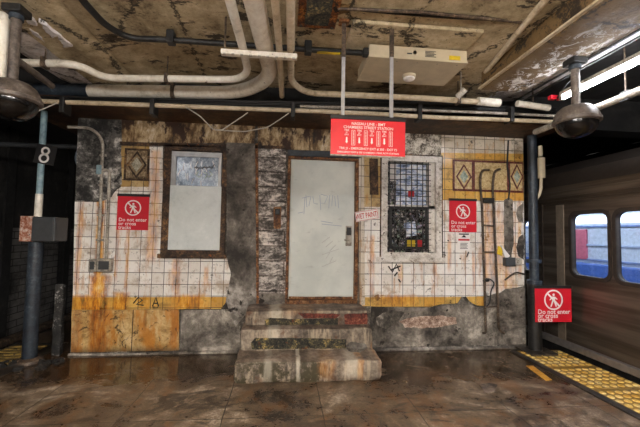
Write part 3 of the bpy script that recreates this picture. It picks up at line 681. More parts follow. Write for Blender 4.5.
g.build('grille', BLACK, window2)
g = WR(390, 207, 428, 249); g2 = (g[0]+.035, g[1]-.035, g[2]+.035, g[3]-.035); MB().ring(rect(*g), rect(*g2), FRONT(D), -.03, -.01).build('black_inner_frame', BLACK, window2)
def sheet(name, px, label, cat, mat, t=.004, Y=D+.07, group=None, rot=0):
    r = WR(*px, Y); c = ((r[0]+r[1])/2, Y, (r[2]+r[3])/2)
    pts = [((x-c[0])*math.cos(rot)-(z-c[2])*math.sin(rot)+c[0], (x-c[0])*math.sin(rot)+(z-c[2])*math.cos(rot)+c[2]) for x, z in rect(*r)]
    return tag(MB().gprism(pts, FRONT(Y), 0, t).build(name, mat, None, c), label, cat, group)
GP = 'papers and stickers behind the window grille'
sheet('paper_sheet', (396, 164, 426, 205), 'blue printed sheet behind the upper half of the barred window', 'paper', PAPERB, group=GP)
sheet('sticker', (408, 191, 414, 197), 'small red sticker on the blue sheet behind the grille', 'sticker', REDI, .008, group=GP)
sheet('sticker', (407, 240, 415, 247), 'yellow sticker low in the barred window', 'sticker', YST, group=GP)
sheet('sticker', (417, 240, 423, 247), 'small red sticker beside the yellow one low in the barred window', 'sticker', REDI, group=GP)
sheet('paper_sheet', (405, 222, 416, 236), 'small pale sheet above the yellow sticker in the barred window', 'paper', PAPERB, group=GP, rot=.15)
sheet('paper_sheet', (390, 164, 396, 181), 'narrow whitish strip of paper left of the blue sheet', 'paper', SIGNW, group=GP)

# ------------------------------------------------------------------ steps
st = thing('concrete_steps', (.3, 4.4, 0), 'three worn crumbling concrete steps up to the white door', 'steps')
MB().rough(-.51, 1.12, 3.89, 4.885, -.01, .23, .015, .045, .045, 1).build('bottom_step', STEP, st)
MB().rough(-.49, 1.10, 4.25, 4.885, .2, .48, .014, .045, .03, 2).build('middle_step', STEP, st)
MB().rough(-.46, 1.08, 4.43, 4.885, .45, .655, .011, .045, .03, 3).build('top_step', STEP, st)
def pxbox(mb, px, Y, dep, jit=.008):
    pts = jag([(aY(*p, Y).x, aY(*p, Y).z) for p in px], jit, .04); return mb.prism(pts, Y-dep, Y+.02)
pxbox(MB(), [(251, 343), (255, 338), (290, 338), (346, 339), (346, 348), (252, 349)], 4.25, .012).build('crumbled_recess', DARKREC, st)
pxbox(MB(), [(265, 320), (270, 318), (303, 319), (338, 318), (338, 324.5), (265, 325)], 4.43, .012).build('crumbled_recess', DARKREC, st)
pxbox(MB(), [(344, 314), (367, 313), (367, 324), (345, 324)], 4.43, .014).build('rusted_patch', REDBR, st)
pxbox(MB(), [(298, 313), (340, 314), (336, 318), (304, 318)], 4.43, .014).build('rusted_patch', REDBR, st)
c = aY(355.5, 343, 4.2); tag(MB().lump((c.x, 4.17, .275), .11, (1, .55, .52), 3, .5, 3).build('cement_lump', LOWPL, None, (c.x, 4.17, .23)), 'pale grey lump of cement lying at the right of the bottom step', 'stone')

# ------------------------------------------------------------------ wall signs
def noentry(px, label, Y, yaw=0.0, hdr=True, th=.012, wh=None):
    r = WR(*px, Y); x0, x1, z0, z1 = r
    if wh: x1 = x0+wh[0]; z0 = z1-wh[1]
    w, h = x1-x0, z1-z0; o = Vector((x0, Y, z0)); ca, sa = math.cos(yaw), math.sin(yaw)
    fn = lambda u, v, d: (o.x+u*ca-d*sa*-1*-1, o.y+u*sa-d*ca, o.z+v)
    t = thing('warning_sign', (x0+w/2, Y, z0), label, 'sign', 'red do not enter signs')
    MB().gprism(rect(0, w, 0, h), fn, -th, 0).build('panel', SIGNR, t)
    if hdr: MB().gprism(rect(-.006, w+.006, h, h+.035), fn, -th-.004, .004).build('top_bar', SIGNK, t)
    b = MB(); R = w*.26; cx, cy = w*.5, h*.66; n = 28
    circ = lambda rr: [(cx+rr*math.cos(2*PI*k/n), cy+rr*math.sin(2*PI*k/n)) for k in range(n)]
    b.ring(circ(R), circ(R*.85), fn, 0, .0012)
    dx = R*.66; q = R*.06
    b.gprism([(cx-dx-q, cy+dx-q), (cx-dx+q, cy+dx+q), (cx+dx+q, cy-dx+q), (cx+dx-q, cy-dx-q)], fn, 0, .0014)
    hd = [(cx+.02*R+R*.13*math.cos(2*PI*k/12), cy+R*.5+R*.13*math.sin(2*PI*k/12)) for k in range(12)]
    b.gprism(hd, fn, 0, .0012)
    for poly in ([(-.16, .32), (.17, .32), (.14, -.1), (-.14, -.1)], [(-.14, -.05), (.02, -.08), (-.22, -.68), (-.36, -.66)], [(.0, -.08), (.15, -.05), (.36, -.64), (.22, -.68)], [(-.14, .33), (-.16, .15), (-.38, -.06), (-.44, .02)], [(.15, .33), (.14, .12), (.4, .0), (.42, .09)]):
        b.gprism([(cx+a*R, cy+c_*R) for a, c_ in poly], fn, 0, .0012)
    b.build('walking_figure_symbol', SIGNW, t)
    b = MB()
    for k, s in enumerate(('Do not enter', 'or cross', 'tracks')): b.text(s, fn, w*.165, w*.06, h*(.30-.115*k), 'LEFT', .0012)
    b.build('lettering', SIGNW, t)
    return t
noentry((117, 196.5, 148.5, 230), 'red do not enter sign under the diamond panel on the left tiles', D-.03)
noentry((449.5, 201, 476.5, 232), 'red do not enter sign right of the barred window', D-.03)
rs = noentry((535.5, 288.5, 571.5, 322), 'red do not enter sign fixed to the slate post beside the train', 4.5, .0, True)
# notice below the right-hand red sign
r = WR(457.5, 233, 470, 250.5, D-.02); fn = FRONT(D-.02); w = r[1]-r[0]; hh = r[3]-r[2]
t = thing('notice', ((r[0]+r[1])/2, D-.02, r[2]), 'small white notice on the tiles below a red sign', 'notice')
MB().gprism(rect(*r), fn, -.005, .004).build('panel', SIGNW, t)
b = MB(); b.gprism([(r[0]+w*.3, r[3]-hh*.25), (r[1]-w*.3, r[3]-hh*.25), (r[0]+w*.5, r[3]-hh*.1)], fn, .004, .007)
for k in range(5): b.gprism(rect(r[0]+w*.2, r[1]-w*(.2+.06*(k % 2)), r[2]+hh*(.1+.075*k), r[2]+hh*(.13+.075*k)), fn, .004, .0055)
b.build('printed_lines', SIGNK, t); MB().gprism(rect(r[0]+w*.1, r[1]-w*.1, r[3]-hh*.1, r[3]-hh*.03), fn, .004, .006).build('header_bar', SIGNK, t)
MB().gprism(rect(r[0]+w*.05, r[1]-w*.05, r[2]+hh*.56, r[2]+hh*.66), fn, .004, .006).build('red_stripe', REDI, t)
# wet paint sign, tilted
c = aY(366.8, 215.3, D-.07); ang = math.radians(10.5); ca, sa = math.cos(ang), math.sin(ang)
fn = lambda u, v, d_: (c.x+u*ca-v*sa, D-.07-d_, c.z+u*sa+v*ca)
t = thing('wet_paint_sign', c, 'tilted white paper strip reading WET PAINT at the door edge', 'sign')
MB().gprism(rect(-.165, .165, -.07, .07), fn, 0, .004).build('strip', SIGNW, t)
b = MB().text('WET PAINT!', fn, .105, -.0, -.003, 'CENTER', .0052, .56)
b.ring(rect(-.158, .158, -.064, .064), rect(-.153, .153, -.059, .059), fn, .004, .005); b.build('red_lettering', REDI, t)
MB().box(c.x-.16, c.x-.1, D-.07, D-.02, c.z-.06, c.z+.0).build('tape_tab', SLATE, t)

# hanging station sign
Ys = 2.95
A, B_ = aY(331, 118, Ys), aY(405, 157, Ys); A2, B2 = aY(405, 123, Ys), aY(331, 154, Ys)
x0, x1 = A.x, B_.x; z1 = (A.z+A2.z)/2; z0 = (B_.z+B2.z)/2; w = x1-x0; hgt = z1-z0
t = thing('hanging_sign', ((x0+x1)/2, Ys, z0), 'red hanging station sign with white lettering on two rods', 'sign')
fn = FRONT(Ys)
MB().gprism(rect(x0, x1, z0, z1), fn, -.012, .004).build('panel', SIGNR2, t)
MB().box(x0-.004, x1+.004, Ys-.012, Ys+.02, z1-.0, z1+.035, .003).build('top_rail', SIGNK, t)
MB().box(x0, x1, Ys-.007, Ys+.012, z0-.012, z0).build('bottom_rail', GALV, t)
b = MB()
b.text('NASSAU LINE - BMT', fn, .034, (x0+x1)/2, z1-.035, 'CENTER', .005)
b.text('CHAMBERS STREET STATION', fn, .034, (x0+x1)/2, z1-.068, 'CENTER', .005)
for k in range(4):
    xx = x0+w*(.21+.168*k)
    b.text('TRK', fn, .024, xx, z1-.096, 'CENTER', .005); b.text('J'+str(k+1), fn, .022, xx, z1-.116, 'CENTER', .005); b.text('EXIT', fn, .018, xx, z1-.135, 'CENTER', .005)
    b.gprism([(xx-.006, z1-.155), (xx+.006, z1-.155), (xx+.008, z1-.195), (xx+.012, z1-.195), (xx, z1-.21), (xx-.012, z1-.195), (xx-.008, z1-.195)], fn, .004, .005)
    xb = xx+.058; b.ring(rect(xb-.016, xb+.016, z1-.225, z1-.092), rect(xb-.013, xb+.013, z1-.222, z1-.095), fn, .004, .005)
    for q in range(9): b.gprism(rect(xb-.004, xb+.004, z1-.215+.013*q, z1-.207+.013*q), fn, .004, .005)
b.text('TRK J1 - EMERGENCY EXIT # 350 - EXIT P3', fn, .028, (x0+x1)/2, z0+.055, 'CENTER', .005, .98)
b.text('EMERGENCY EXIT # 350 CHAMBERS / PARK ROW STATION', fn, .021, (x0+x1)/2, z0+.022, 'CENTER', .005, .98)
b.build('lettering', SIGNW, t)
for px in (343, 391.5):
    x = aY(px, 100, Ys).x; zt = 3.5; zm = aY(px, 57, Ys).z
    rod = MB().box(x-.016, x+.016, Ys-.004, Ys+.012, z1+.03, zm, .002).build('hanger_rod', SILVER, t)
    MB().box(x-.018, x+.018, Ys-.006, Ys+.014, zm, zt).build('dark_upper_rod', BROWNP, rod)
    MB().box(x-.045, x+.045, Ys-.03, Ys+.04, zt-.03, zt+.01, .004).build('ceiling_bracket', RUSTM, rod)
for k in range(3): MB().lathe([(0, .006), (.008, .004), (.008, 0)], (x0+w*(.04+.46*k), Ys-.012, z1+.017), 8, 'Y').build('bolt', SILVER, t)

# number 8 post at the left platform edge
Xp, Yp = -3.05, 4.67
t = thing('platform_post', (Xp, Yp, 0), 'slim pale blue post on a dark round column at the left platform edge', 'post')
MB().tube([(Xp, Yp, 0), (Xp, Yp, 1.6)], .078, 18).build('lower_column', SLATE, t)
MB().lathe([(.085, 0), (.15, .0), (.14, .035), (.095, .06), (.085, .06)], (Xp, Yp, 0), 18).build('foot', BROWNP, t)
zb = aY(38, 217, Yp).z
MB().tube([(Xp, Yp, zb-.05), (Xp, Yp, 3.12)], .036, 12).build('upper_tube', BLUEP, t)
MB().tube([(Xp, Yp, zb-.02), (Xp, Yp, aY(38, 194, Yp).z)], .042, 12).build('pale_sleeve', PIPEW, t)
r = WR(33.5, 217, 57, 241.5, Yp-.1)
jb = MB().box(r[0], r[1], Yp-.14, Yp+.12, r[2], r[3], .012).build('junction_box', BOXG, t)
MB().box(r[0]+.015, r[1]-.015, Yp-.15, Yp-.138, r[2]+.015, r[3]-.015, .004).build('cover', BOXG, jb)
r = WR(20, 216, 33, 241.5, Yp-.1); MB().box(r[0], r[1]+.005, Yp-.11, Yp+.05, r[2], r[3], .006).build('rusty_plate', grime('rust_flaked_white_plate', [S(96, 44, 22), S(150, 88, 60), S(196, 178, 166), S(214, 206, 198)], 6, .6, .5, S(30, 22, 18), (.6, .64), 7), t)
c = aY(45, 154.5, Yp-.05); ang = math.radians(-9); ca, sa = math.cos(ang), math.sin(ang); Yq = Yp-.045
fn = lambda u, v, d_: (c.x+u*ca-v*sa, Yq-d_, c.z+u*sa+v*ca)
t8 = thing('number_plate', c, 'tilted black plate with a white figure 8 on the blue post', 'plate')
MB().gprism(rect(-.115, .125, -.12, .12), fn, 0, .008).build('plate', SIGNK, t8)
b = MB(); n = 26
for cy_, ro in ((.044, .052), (-.048, .06)): b.ring([(ro*math.cos(2*PI*k/n), cy_+ro*math.sin(2*PI*k/n)) for k in range(n)], [((ro-.024)*math.cos(2*PI*k/n), cy_+(ro-.024)*math.sin(2*PI*k/n)) for k in range(n)], fn, .008, .0105)
b.build('figure_eight', SIGNW, t8)
b = MB()
for k in range(26):
    a = random.random()*2*PI; rr = .13+random.random()*.25
    b.lump((Xp+.05+rr*math.cos(a), Yp-.12+rr*math.sin(a)*.6, .02), .02+random.random()*.045, (1, 1, .7), k, .5, 1)
o = tag(b.build('rubble', BALLAST, None, (0, 0, 0)), 'dark broken rubble around the foot of the left post', 'rubble'); o['kind'] = 'stuff'
# thin flaking stub posts
p = aZ(57, 355, 0); h = aY(58, 284, p.y).z
tag(MB().rough(p.x-.05, p.x+.05, p.y-.04, p.y+.04, 0, h, .008, .05, .01).build('stub_post', grime('white_flaked_black_paint', [S(16, 15, 15), S(34, 33, 32), S(52, 50, 48), S(204, 200, 194)], 5, .6, .6, fine=.3), None, (p.x, p.y, 0)), 'short dark post with flaking white paint left of the booth', 'post')
tag(MB().lathe([(0, -.012), (.19, -.012), (.2, 0), (.19, .01), (.12, .03), (0, .045)], (-2.74, 5.15, aY(75, 157, 5.15).z), 28, 'Y').build('round_disc', plain('slate_blue_disc', S(96, 108, 122), .4), None, (-2.74, 5.15, 2.3)), 'round blue grey disc jutting out behind the left booth corner', 'disc')
# horizontal dark pipe over the left track
tag(MB().tube([(-5.5, 5.6, aY(40, 146, 5.6).z), (XL-.02, 5.6, aY(80, 147, 5.6).z)], .035, 10).build('crossing_pipe', BOXG), 'dull grey pipe crossing over the left track behind the post', 'pipe')

# slate post on the right
q = aZ(533, 352, 0); Xq, Yq2 = 3.57, 4.72
t = thing('steel_post', (Xq, Yq2, 0), 'dark slate blue steel post at the right booth corner', 'post')
MB().tube([(Xq, Yq2, 0), (Xq, Yq2, 3.12)], .062, 16).build('shaft', SLATE, t)
MB().tube([(Xq, Yq2, 0.01), (Xq, Yq2, .95)], .088, 16).build('lower_sleeve', BLACK, t)
for z in (.95, 1.25): MB().tube([(Xq, Yq2, z), (Xq, Yq2, z+.05)], .098, 16).build('collar', SLATE, t)
MB().rough(Xq-.22, Xq+.2, Yq2-.2, Yq2+.15, 0, .035, .01, .05, .02).build('base_mortar', KERB, t)
x = WR(534, 300, 540, 310, 4.68); MB().box(Xq-.03, Xq+.03, 4.515, 4.67, aY(536, 300, 4.6).z, aY(536, 296, 4.6).z).build('sign_bracket', BLACK, t)
# beige conduit fitting right of the post
Yf = 4.78
t = thing('conduit_fitting', (aY(541, 168, Yf).x, Yf, 1.9), 'cream conduit fitting bending back to the slate post', 'fitting')
ca_ = aY(540.5, 158, Yf); cb_ = aY(541, 178, Yf)
MB().tube([ca_, cb_], .058, 14).build('body', BOXC, t); MB().tube([ca_+Vector((0, 0, .02)), aY(540, 146, Yf)], .03, 10).build('upper_tube', BOXC, t)
MB().tube(fillet([cb_, aY(541, 192, Yf), aY(534, 203, Yf-.0)], .1), .022, 10).build('lower_bend', BOXC, t)
r = WR(531, 147, 536, 168, Yf); MB().box(r[0], r[1], Yf+.02, Yf+.06, r[2], r[3], .004).build('back_plate', BOXC, t)

# ------------------------------------------------------------------ conduits on the booth wall
Yc = D-.06
t = thing('conduit_pair', (aY(102, 265, Yc).x, Yc, aY(102, 265, Yc).z), 'two pale conduits running down the left tiles to switch boxes', 'conduit')
MB().tube(fillet([aY(68, 127, Yc), aY(92, 128, Yc), aY(103, 140, Yc), aY(101.5, 180, Yc), aY(98, 262, Yc)], .22), .02, 10).build('tall_conduit', GALV, t)
MB().tube(fillet([aY(101, 170, Yc), aY(109.5, 170, Yc), aY(109, 190, Yc), aY(106, 262, Yc)], .07), .02, 10).build('short_conduit', GALV, t)
r = WR(96.5, 165, 101.5, 174, Yc-.02); MB().box(r[0], r[1], Yc-.035, Yc+.03, r[2], r[3], .006).build('coupling', BLUEP, t)
for a in ((90, 259, 97.5, 271.5), (98.5, 258.5, 112, 271.5)):
    r = WR(*a, Yc); bx = MB().box(r[0], r[1], Yc-.04, D-.01, r[2], r[3], .006).build('switch_box', GALV, t)
    MB().box(r[0]+.02, r[1]-.02, Yc-.05, Yc-.038, r[2]+.03, r[3]-.03, .004).build('cover_plate', BOXG, bx)
for y_ in (155, 185, 215, 240):
    z = aY(100, y_, Yc).z; xx = aY(101.5-(y_-180)*.044, y_, Yc).x; MB().box(xx-.035, xx+.035, Yc-.004, D-.01, z-.012, z+.012).build('strap', GALV, t)
# brown conduit ladder on the right wall
t = thing('conduit_pair', (aY(489, 335, Yc).x, Yc, aY(489, 335, Yc).z), 'two brown rusted conduits with crossbars, hooked at the top, on the right tiles', 'conduit')
MB().tube(fillet([aY(489, 170, D-.03), aY(481.5, 170, Yc-.02), aY(480, 182, Yc), aY(482, 205, Yc), aY(486, 333, Yc), aY(482, 333, D-.04)], .09), .017, 10).build('tall_conduit', BROWNP, t)
MB().tube(fillet([aY(500, 169, D-.03), aY(494.5, 171, Yc-.02), aY(492.5, 186, Yc), aY(494, 215, Yc), aY(499, 330, Yc), aY(504, 333, D-.04)], .09), .017, 10).build('tall_conduit', BROWNP, t)
for k, (a, b_) in enumerate((((482, 200), (493, 201)), ((483, 225), (494, 226)), ((484.5, 252), (496, 252)), ((486, 307), (498, 306)))):
    MB().tube([aY(*a, Yc), aY(*b_, Yc)], .011, 8).build('crossbar', BROWNP, t)
r = WR(483, 198, 493.5, 203, Yc); MB().box(r[0], r[1], Yc-.03, Yc+.02, r[2], r[3], .004).build('junction_clamp', BLACK, t)
tag(MB().tube(fillet(wob([aY(508, 140, D-.03), aY(507, 165, D-.03), aY(510, 185, D-.03), aY(508.5, 200, D-.03)], .08, .012), .05, 3), .012, 8).build('thin_wire', BLACK, None, aY(508, 170, D-.03)), 'dark wire hanging down across the mosaic panel on the right', 'wire')
t = thing('electrical_box', aY(509, 262, Yc), 'small dark electrical box low on the right tiles', 'box')
r = WR(504.5, 257.5, 514, 266, Yc); MB().box(r[0], r[1], Yc-.04, D-.01, r[2], r[3], .006).build('casing', BOXG, t)
r = WR(514, 258, 521, 265, Yc); MB().box(r[0], r[1], Yc-.025, D-.01, r[2], r[3], .006).build('pale_casing', GALV, t)
MB().tube(fillet([aY(505, 280, Yc), aY(510, 276, Yc), aY(516, 272, Yc), aY(524, 274, Yc)], .05), .012, 8).build('lower_conduit', BROWNP, t)
a = [aY(*p, D-.05) for p in ((499, 246), (503, 249), (502, 256), (498, 254))]
tag(MB().prism([(v.x, v.z) for v in a], D-.05, D-.02).build('yellow_tag', YST, None, (a[0].x, D-.05, a[0].z)), 'small yellow tag beside the electrical box', 'tag')
a = [aY(*p, D-.055) for p in ((501, 245), (510, 256), (506, 259), (503, 252))]
tag(MB().prism([(v.x, v.z) for v in a], D-.06, D-.04).build('torn_paper', SIGNW, None, (a[0].x, D-.05, a[0].z)), 'torn white paper scrap above the dark electrical box', 'paper')
tag(MB().tube(fillet([aY(483, 281, Yc), aY(489, 278, Yc), aY(495, 283, Yc), aY(491, 290, Yc), aY(490, 303, Yc), aY(484, 309, Yc)], .05), .009, 8).build('thin_wire', BLACK, None, aY(490, 285, Yc)), 'thin dark wire looped between the brown conduits', 'wire')
tag(MB().lump(aY(486.5, 280, Yc), .035, (1.3, .8, .8), 5, .3).build('junction_clamp', BLACK, None, aY(486.5, 280, Yc)), 'small black clamp halfway down the brown conduits', 'clamp')
# rusted bracket on the blockwork
r = WR(273.5, 207, 281, 229, D-.01); t = thing('rusted_bracket', ((r[0]+r[1])/2, D-.01, r[2]), 'small rusted iron bracket on the stained blocks left of the door', 'bracket')
MB().rough(r[0], r[1], D-.05, D, r[2], r[3], .006, .03, .006).build('plate', RUSTM, t); MB().box(r[0]+.02, r[1]-.015, D-.07, D-.045, r[3]-.11, r[3]-.03, .008).build('dark_socket', BLACK, t)

# ------------------------------------------------------------------ ceiling pipes
def pipe(name, pts, r, mat, label, rad=.25, clamps=(), n=14, group='painted pipes under the ceiling', cmat=None):
    P = fillet(pts, rad, 9); o = P[len(P)//2]
    t = thing(name, o, label, 'pipe', group); MB().tube(P, r, n).build('pipe_run', mat, t)
    for c_ in clamps:
        c_ = Vector(c_); MB().box(c_.x-.02, c_.x+.02, c_.y-r-.012, c_.y+r+.012, c_.z-r-.012, c_.z+r+.012, .006).build('clamp', cmat or BROWNP, t)
        MB().tube([c_+Vector((0, 0, r)), Vector((c_.x, c_.y, 3.52))], .008, 6).build('hanger', BROWNP, t)
    return t
z = 3.25
pipe('white_pipe', [aZ(-14, 62, z), aZ(78, 64, z), aZ(104, 78, z), aZ(238, 79.5, z), aZ(248, 72, z), aZ(244, 52, z), aZ(230, 0, z), aZ(222, -30, z)], .037, PIPEW, 'slim white pipe with a kink at left, bending away near the ceiling strut', .17, [aZ(167, 79, z), aZ(45, 63, z)])
z = 3.293
t = pipe('thick_pipe', [aZ(20, 90, z), aZ(120, 91.5, z), aZ(240, 93, z), aZ(272, 78, z), aZ(263, 40, z), aZ(254, 0, z), aZ(246, -40, z)], .078, PIPEW, 'thick cream pipe, the widest of the ceiling pipes, bending towards the viewer', .42, [aZ(174, 92, z)], 20)
MB().tube([aZ(22, 90, z), aZ(90, 91.1, z)], .083, 20).build('dark_sleeve', SLATE, t)['label'] = 'dark blue black sleeve'
z = 3.25
pipe('straight_pipe', [aZ(282, 96, z), aZ(279, 45, z), aZ(275, 0, z), aZ(271, -40, z)], .03, PIPET, 'straight cream pipe just right of the thick one', .1, [])
z = 3.25
t = pipe('bent_pipe', [aZ(290, -40, z), aZ(290.5, 0, z), aZ(291, 82, z), aZ(306, 93, z), aZ(420, 98, z), aZ(498, 103, z)], .034, PIPET, 'cream pipe bending right at the cross beam, rightmost of the four', .2, [aZ(458, 100.5, z)])
MB().tube([aZ(478, 101, z), aZ(499, 103, z)], .05, 14).build('white_wrapping', PIPEW, t)['label'] = 'white wrapping'
z = 3.405
t = pipe('black_pipe', [aZ(70, -20, z), aZ(82, 0, z), aZ(106, 26, z), aZ(130, 38.5, z), aZ(165, 39.5, z), aZ(250, 45.5, z), aZ(362, 53, z)], .028, BLACK, 'black pipe curving across the ceiling behind the strut', .2, [], 12, 'painted pipes under the ceiling')
for px, py in ((171, 40), (308, 50)):
    c_ = aZ(px, py, z); MB().box(c_.x-.035, c_.x+.035, c_.y-.045, c_.y+.045, c_.z-.04, c_.z+.08, .01).build('clamp', BLACK, t)
MB().tube([aZ(317, 50.3, z), aZ(340, 51.8, z)], .031, 12).build('yellow_label', YST, t)
# strut
z = 3.185; a_, b_ = aZ(221, 51.5, z), aZ(297, 57.5, z)
t = thing('pipe_strut', (a_+b_)/2, 'white slotted steel strut carrying the pipes under the ceiling', 'strut')
MB().box(a_.x, b_.x, (a_.y+b_.y)/2-.022, (a_.y+b_.y)/2+.03, z-.022, z+.022, .003).build('channel', PIPEW, t)
for k in range(9): 
    x = a_.x+.03+(b_.x-a_.x-.06)*k/8; MB().box(x-.012, x+.012, (a_.y+b_.y)/2-.03, (a_.y+b_.y)/2-.018, z-.032, z-.02).build('lug', GALV, t)
for x in (a_.x+.03, b_.x-.03): MB().tube([(x, (a_.y+b_.y)/2, z), (x, (a_.y+b_.y)/2, 3.52)], .009, 8).build('hanger', BROWNP, t)

# conduits and cables along the front of the cross beam
Yb = 4.15
tag(MB().tube(wob([aY(25, 100.5, Yb), aY(160, 105.5, Yb), aY(320, 111, Yb), aY(440, 117.5, Yb), aY(556, 122, Yb)], .3, .006), .026, 12).build('beam_conduit', PIPET, None, aY(300, 110, Yb)), 'long cream conduit along the lower edge of the beam over the booth', 'conduit', 'conduits along the beam')
tag(MB().tube(wob([aY(300, 106, Yb+.03), aY(420, 110, Yb+.03), aY(556, 116, Yb+.03)], .3, .006), .018, 12).build('beam_conduit', GALV, None, aY(430, 110, Yb)), 'thin grey conduit above the cream one at the right half of the beam', 'conduit', 'conduits along the beam')
c_ = aY(533, 105.7, Yb-.1); t = thing('wrapped_pipe', c_, 'short white wrapped tube left of the right dome camera', 'pipe')
MB().tube([aY(517, 103.5, Yb-.1), aY(549, 108, Yb-.1)], .04, 12).build('wrapping', PIPEW, t); MB().tube([c_, Vector((c_.x, c_.y, 3.53))], .01, 8).build('hanger', BROWNP, t)
words = ['topmost', 'second from the top', 'third from the top', 'fourth from the top', 'lowest']
for k in range(5):
    yy = 96.5+k*1.7; yo = Yb+.058+.027*(k % 2); tag(MB().tube(wob([aY(28, yy, yo), aY(200, yy+3.5, yo), aY(330, yy+6, yo), aY(470, yy+9, yo), aY(556, yy+12, yo)], .18, .004, .0, k), .0135, 8).build('black_cable', CABLE, None, aY(300, yy+6, Yb)), 'black cable strung along the beam, %s of five' % words[k], 'cable', 'black cables along the beam')
for i, px in enumerate((62, 152, 293, 420, 512)):
    c_ = aY(px, 106+px*.022, Yb-.03); tag(MB().box(c_.x-.025, c_.x+.025, Yb-.05, Yb+.105, c_.z-.06, c_.z+.13, .008).build('cable_clamp', BLACK, None, c_), 'black cable clamp on the beam, %s from the left' % ('first', 'second', 'third', 'fourth', 'fifth')[i], 'clamp', 'cable clamps on the beam')
LW = plain('pale_wire', S(176, 168, 156), .5)
tag(MB().tube(fillet(wob([aY(186, 107, Yb-.04), aY(200, 116, Yb-.04), aY(213, 129.5, Yb-.02), aY(222, 130, Yb-.02), aY(248, 112.5, Yb-.04)], .08, .006), .05, 3), .007, 6).build('loop_wire', LW, None, aY(213, 120, Yb)), 'pale wire hanging in a V from the beam above the left window', 'wire')
tag(MB().tube(fillet(wob([aY(215, 130, Yb-.02), aY(245, 131.5, Yb-.03), aY(268, 127, Yb-.03), aY(289, 113, Yb-.04)], .08, .006), .05, 3), .006, 6).build('loop_wire', LW, None, aY(250, 130, Yb)), 'pale wire sagging from the V towards the door', 'wire')
tag(MB().tube(fillet(wob([aY(-5, 117, 4.0), aY(18, 117.5, 4.0), aY(38, 111, 4.0), aY(57, 103, 4.1)], .08, .004), .1, 4), .007, 6).build('loop_wire', LW, None, aY(20, 117, 4.0)), 'thin pale wire sagging below the left dome camera', 'wire')
# small conduits running along the ceiling at right
tag(MB().tube(wob([aZ(552, -8, 3.46), aZ(520, 30, 3.46), aZ(486, 72, 3.46)], .3, .004), .028, 10).build('ceiling_conduit', PIPET, None, aZ(520, 30, 3.46)), 'brown painted conduit along the ceiling beside the right beam', 'conduit', 'conduits on the ceiling')
tag(MB().tube(wob([aZ(338, 9, 3.47), aZ(420, 12, 3.47), aZ(521, 22, 3.47)], .3, .006), .014, 8).build('ceiling_conduit', BROWNP, None, aZ(420, 12, 3.47)), 'thin conduit crossing the ceiling above the beige box', 'conduit', 'conduits on the ceiling')

# big beige box with detector
z = 3.31; zt = 3.435
P0, P1, P2, P3 = aZ(370, 56, z), aZ(465, 63.5, z), aZ(445, 87, z), aZ(358, 79, z)
x0, x1 = (P0.x+P3.x)/2, (P1.x+P2.x)/2-.01; y0, y1 = (P0.y+P1.y)/2, (P2.y+P3.y)/2
t = thing('ceiling_box', ((x0+x1)/2, (y0+y1)/2, z), 'large flat beige metal box hung under the ceiling', 'box')
MB().box(x0, x1, y0, y1, z, zt, .008).build('casing', BOXC, t)
MB().box(x0-.006, x1+.006, y0-.006, y1+.006, z-.004, z+.016, .003).build('lid', BOXC, t)
r0 = aY(454, 58, y0); MB().box(r0.x-.05, r0.x+.06, y0-.009, y0, z+.022, z+.06).build('yellow_sticker', YST, t)
b = MB()
for k in range(5): xx = x0+.5+.0; b.box(xx+.05, xx+.05+.11-.02*(k % 2), y0-.002, y0+.001, z+.035+k*.013, z+.041+k*.013)
b.build('printed_lines', BOXG, t); MB().lathe([(0, .002), (.018, .002), (.018, 0)], (x0+.45, y0-.002, z+.07), 12, 'Y').build('printed_emblem', BOXG, t); MB().box(x0+.37, x0+.42, y0-.002, y0+.001, z+.05, z+.062).build('printed_dash', BOXG, t)
for k in range(5): MB().lathe([(0, -.006), (.008, -.005), (.008, 0)], (x0+.08+k*(x1-x0-.16)/4, y0+.05, z), 8).build('screw', GALV, t)
for px in (.22, .86): xx = x0+(x1-x0)*px; MB().tube([(xx, y0+.05, zt-.01), (xx, y0+.05, 3.51)], .012, 8).build('hanger', GALV, t)
MB().box(x0-.05, x0+.01, y0+.02, y0+.09, z+.03, z+.1, .006).build('conduit_entry', BLACK, t)
c_ = aZ(409, 75, z); t = thing('detector', (c_.x, c_.y, z), 'round white detector under the beige ceiling box', 'detector')
MB().lathe([(.055, 0), (.07, -.002), (.07, -.028), (.062, -.034)], (c_.x, c_.y, z), 24).build('base', BOXC, t)
MB().lathe([(.062, -.03), (.058, -.048), (.035, -.062), (0, -.066)], (c_.x, c_.y, z), 24).build('cap', SIGNW, t)
# rusty plate
z = 3.47; P = [aZ(*p, z) for p in ((300, -12), (297, 27), (338, 28.5), (341.5, -12))]
px0, px1, py0, py1 = P[0].x*.5+P[1].x*.5, P[2].x*.5+P[3].x*.5, P[0].y, P[1].y
t = thing('access_plate', ((px0+px1)/2, (py0+py1)/2, z), 'square rust red steel plate bolted flat to the ceiling', 'plate')
MB().box(px0, px1, py0, py1, z, z+.05, .006).build('frame', PLATE, t); MB().rough(px0+.06, px1-.06, py0+.06, py1-.06, z-.012, z+.01, .01, .04, .006).build('corroded_centre', DARKREC, t)
for sx in (px0+.03, px1-.03):
    for sy in (py0+.03, py1-.03): MB().lathe([(0, -.012), (.012, -.01), (.014, 0)], (sx, sy, z), 8).build('bolt', BROWNP, t)
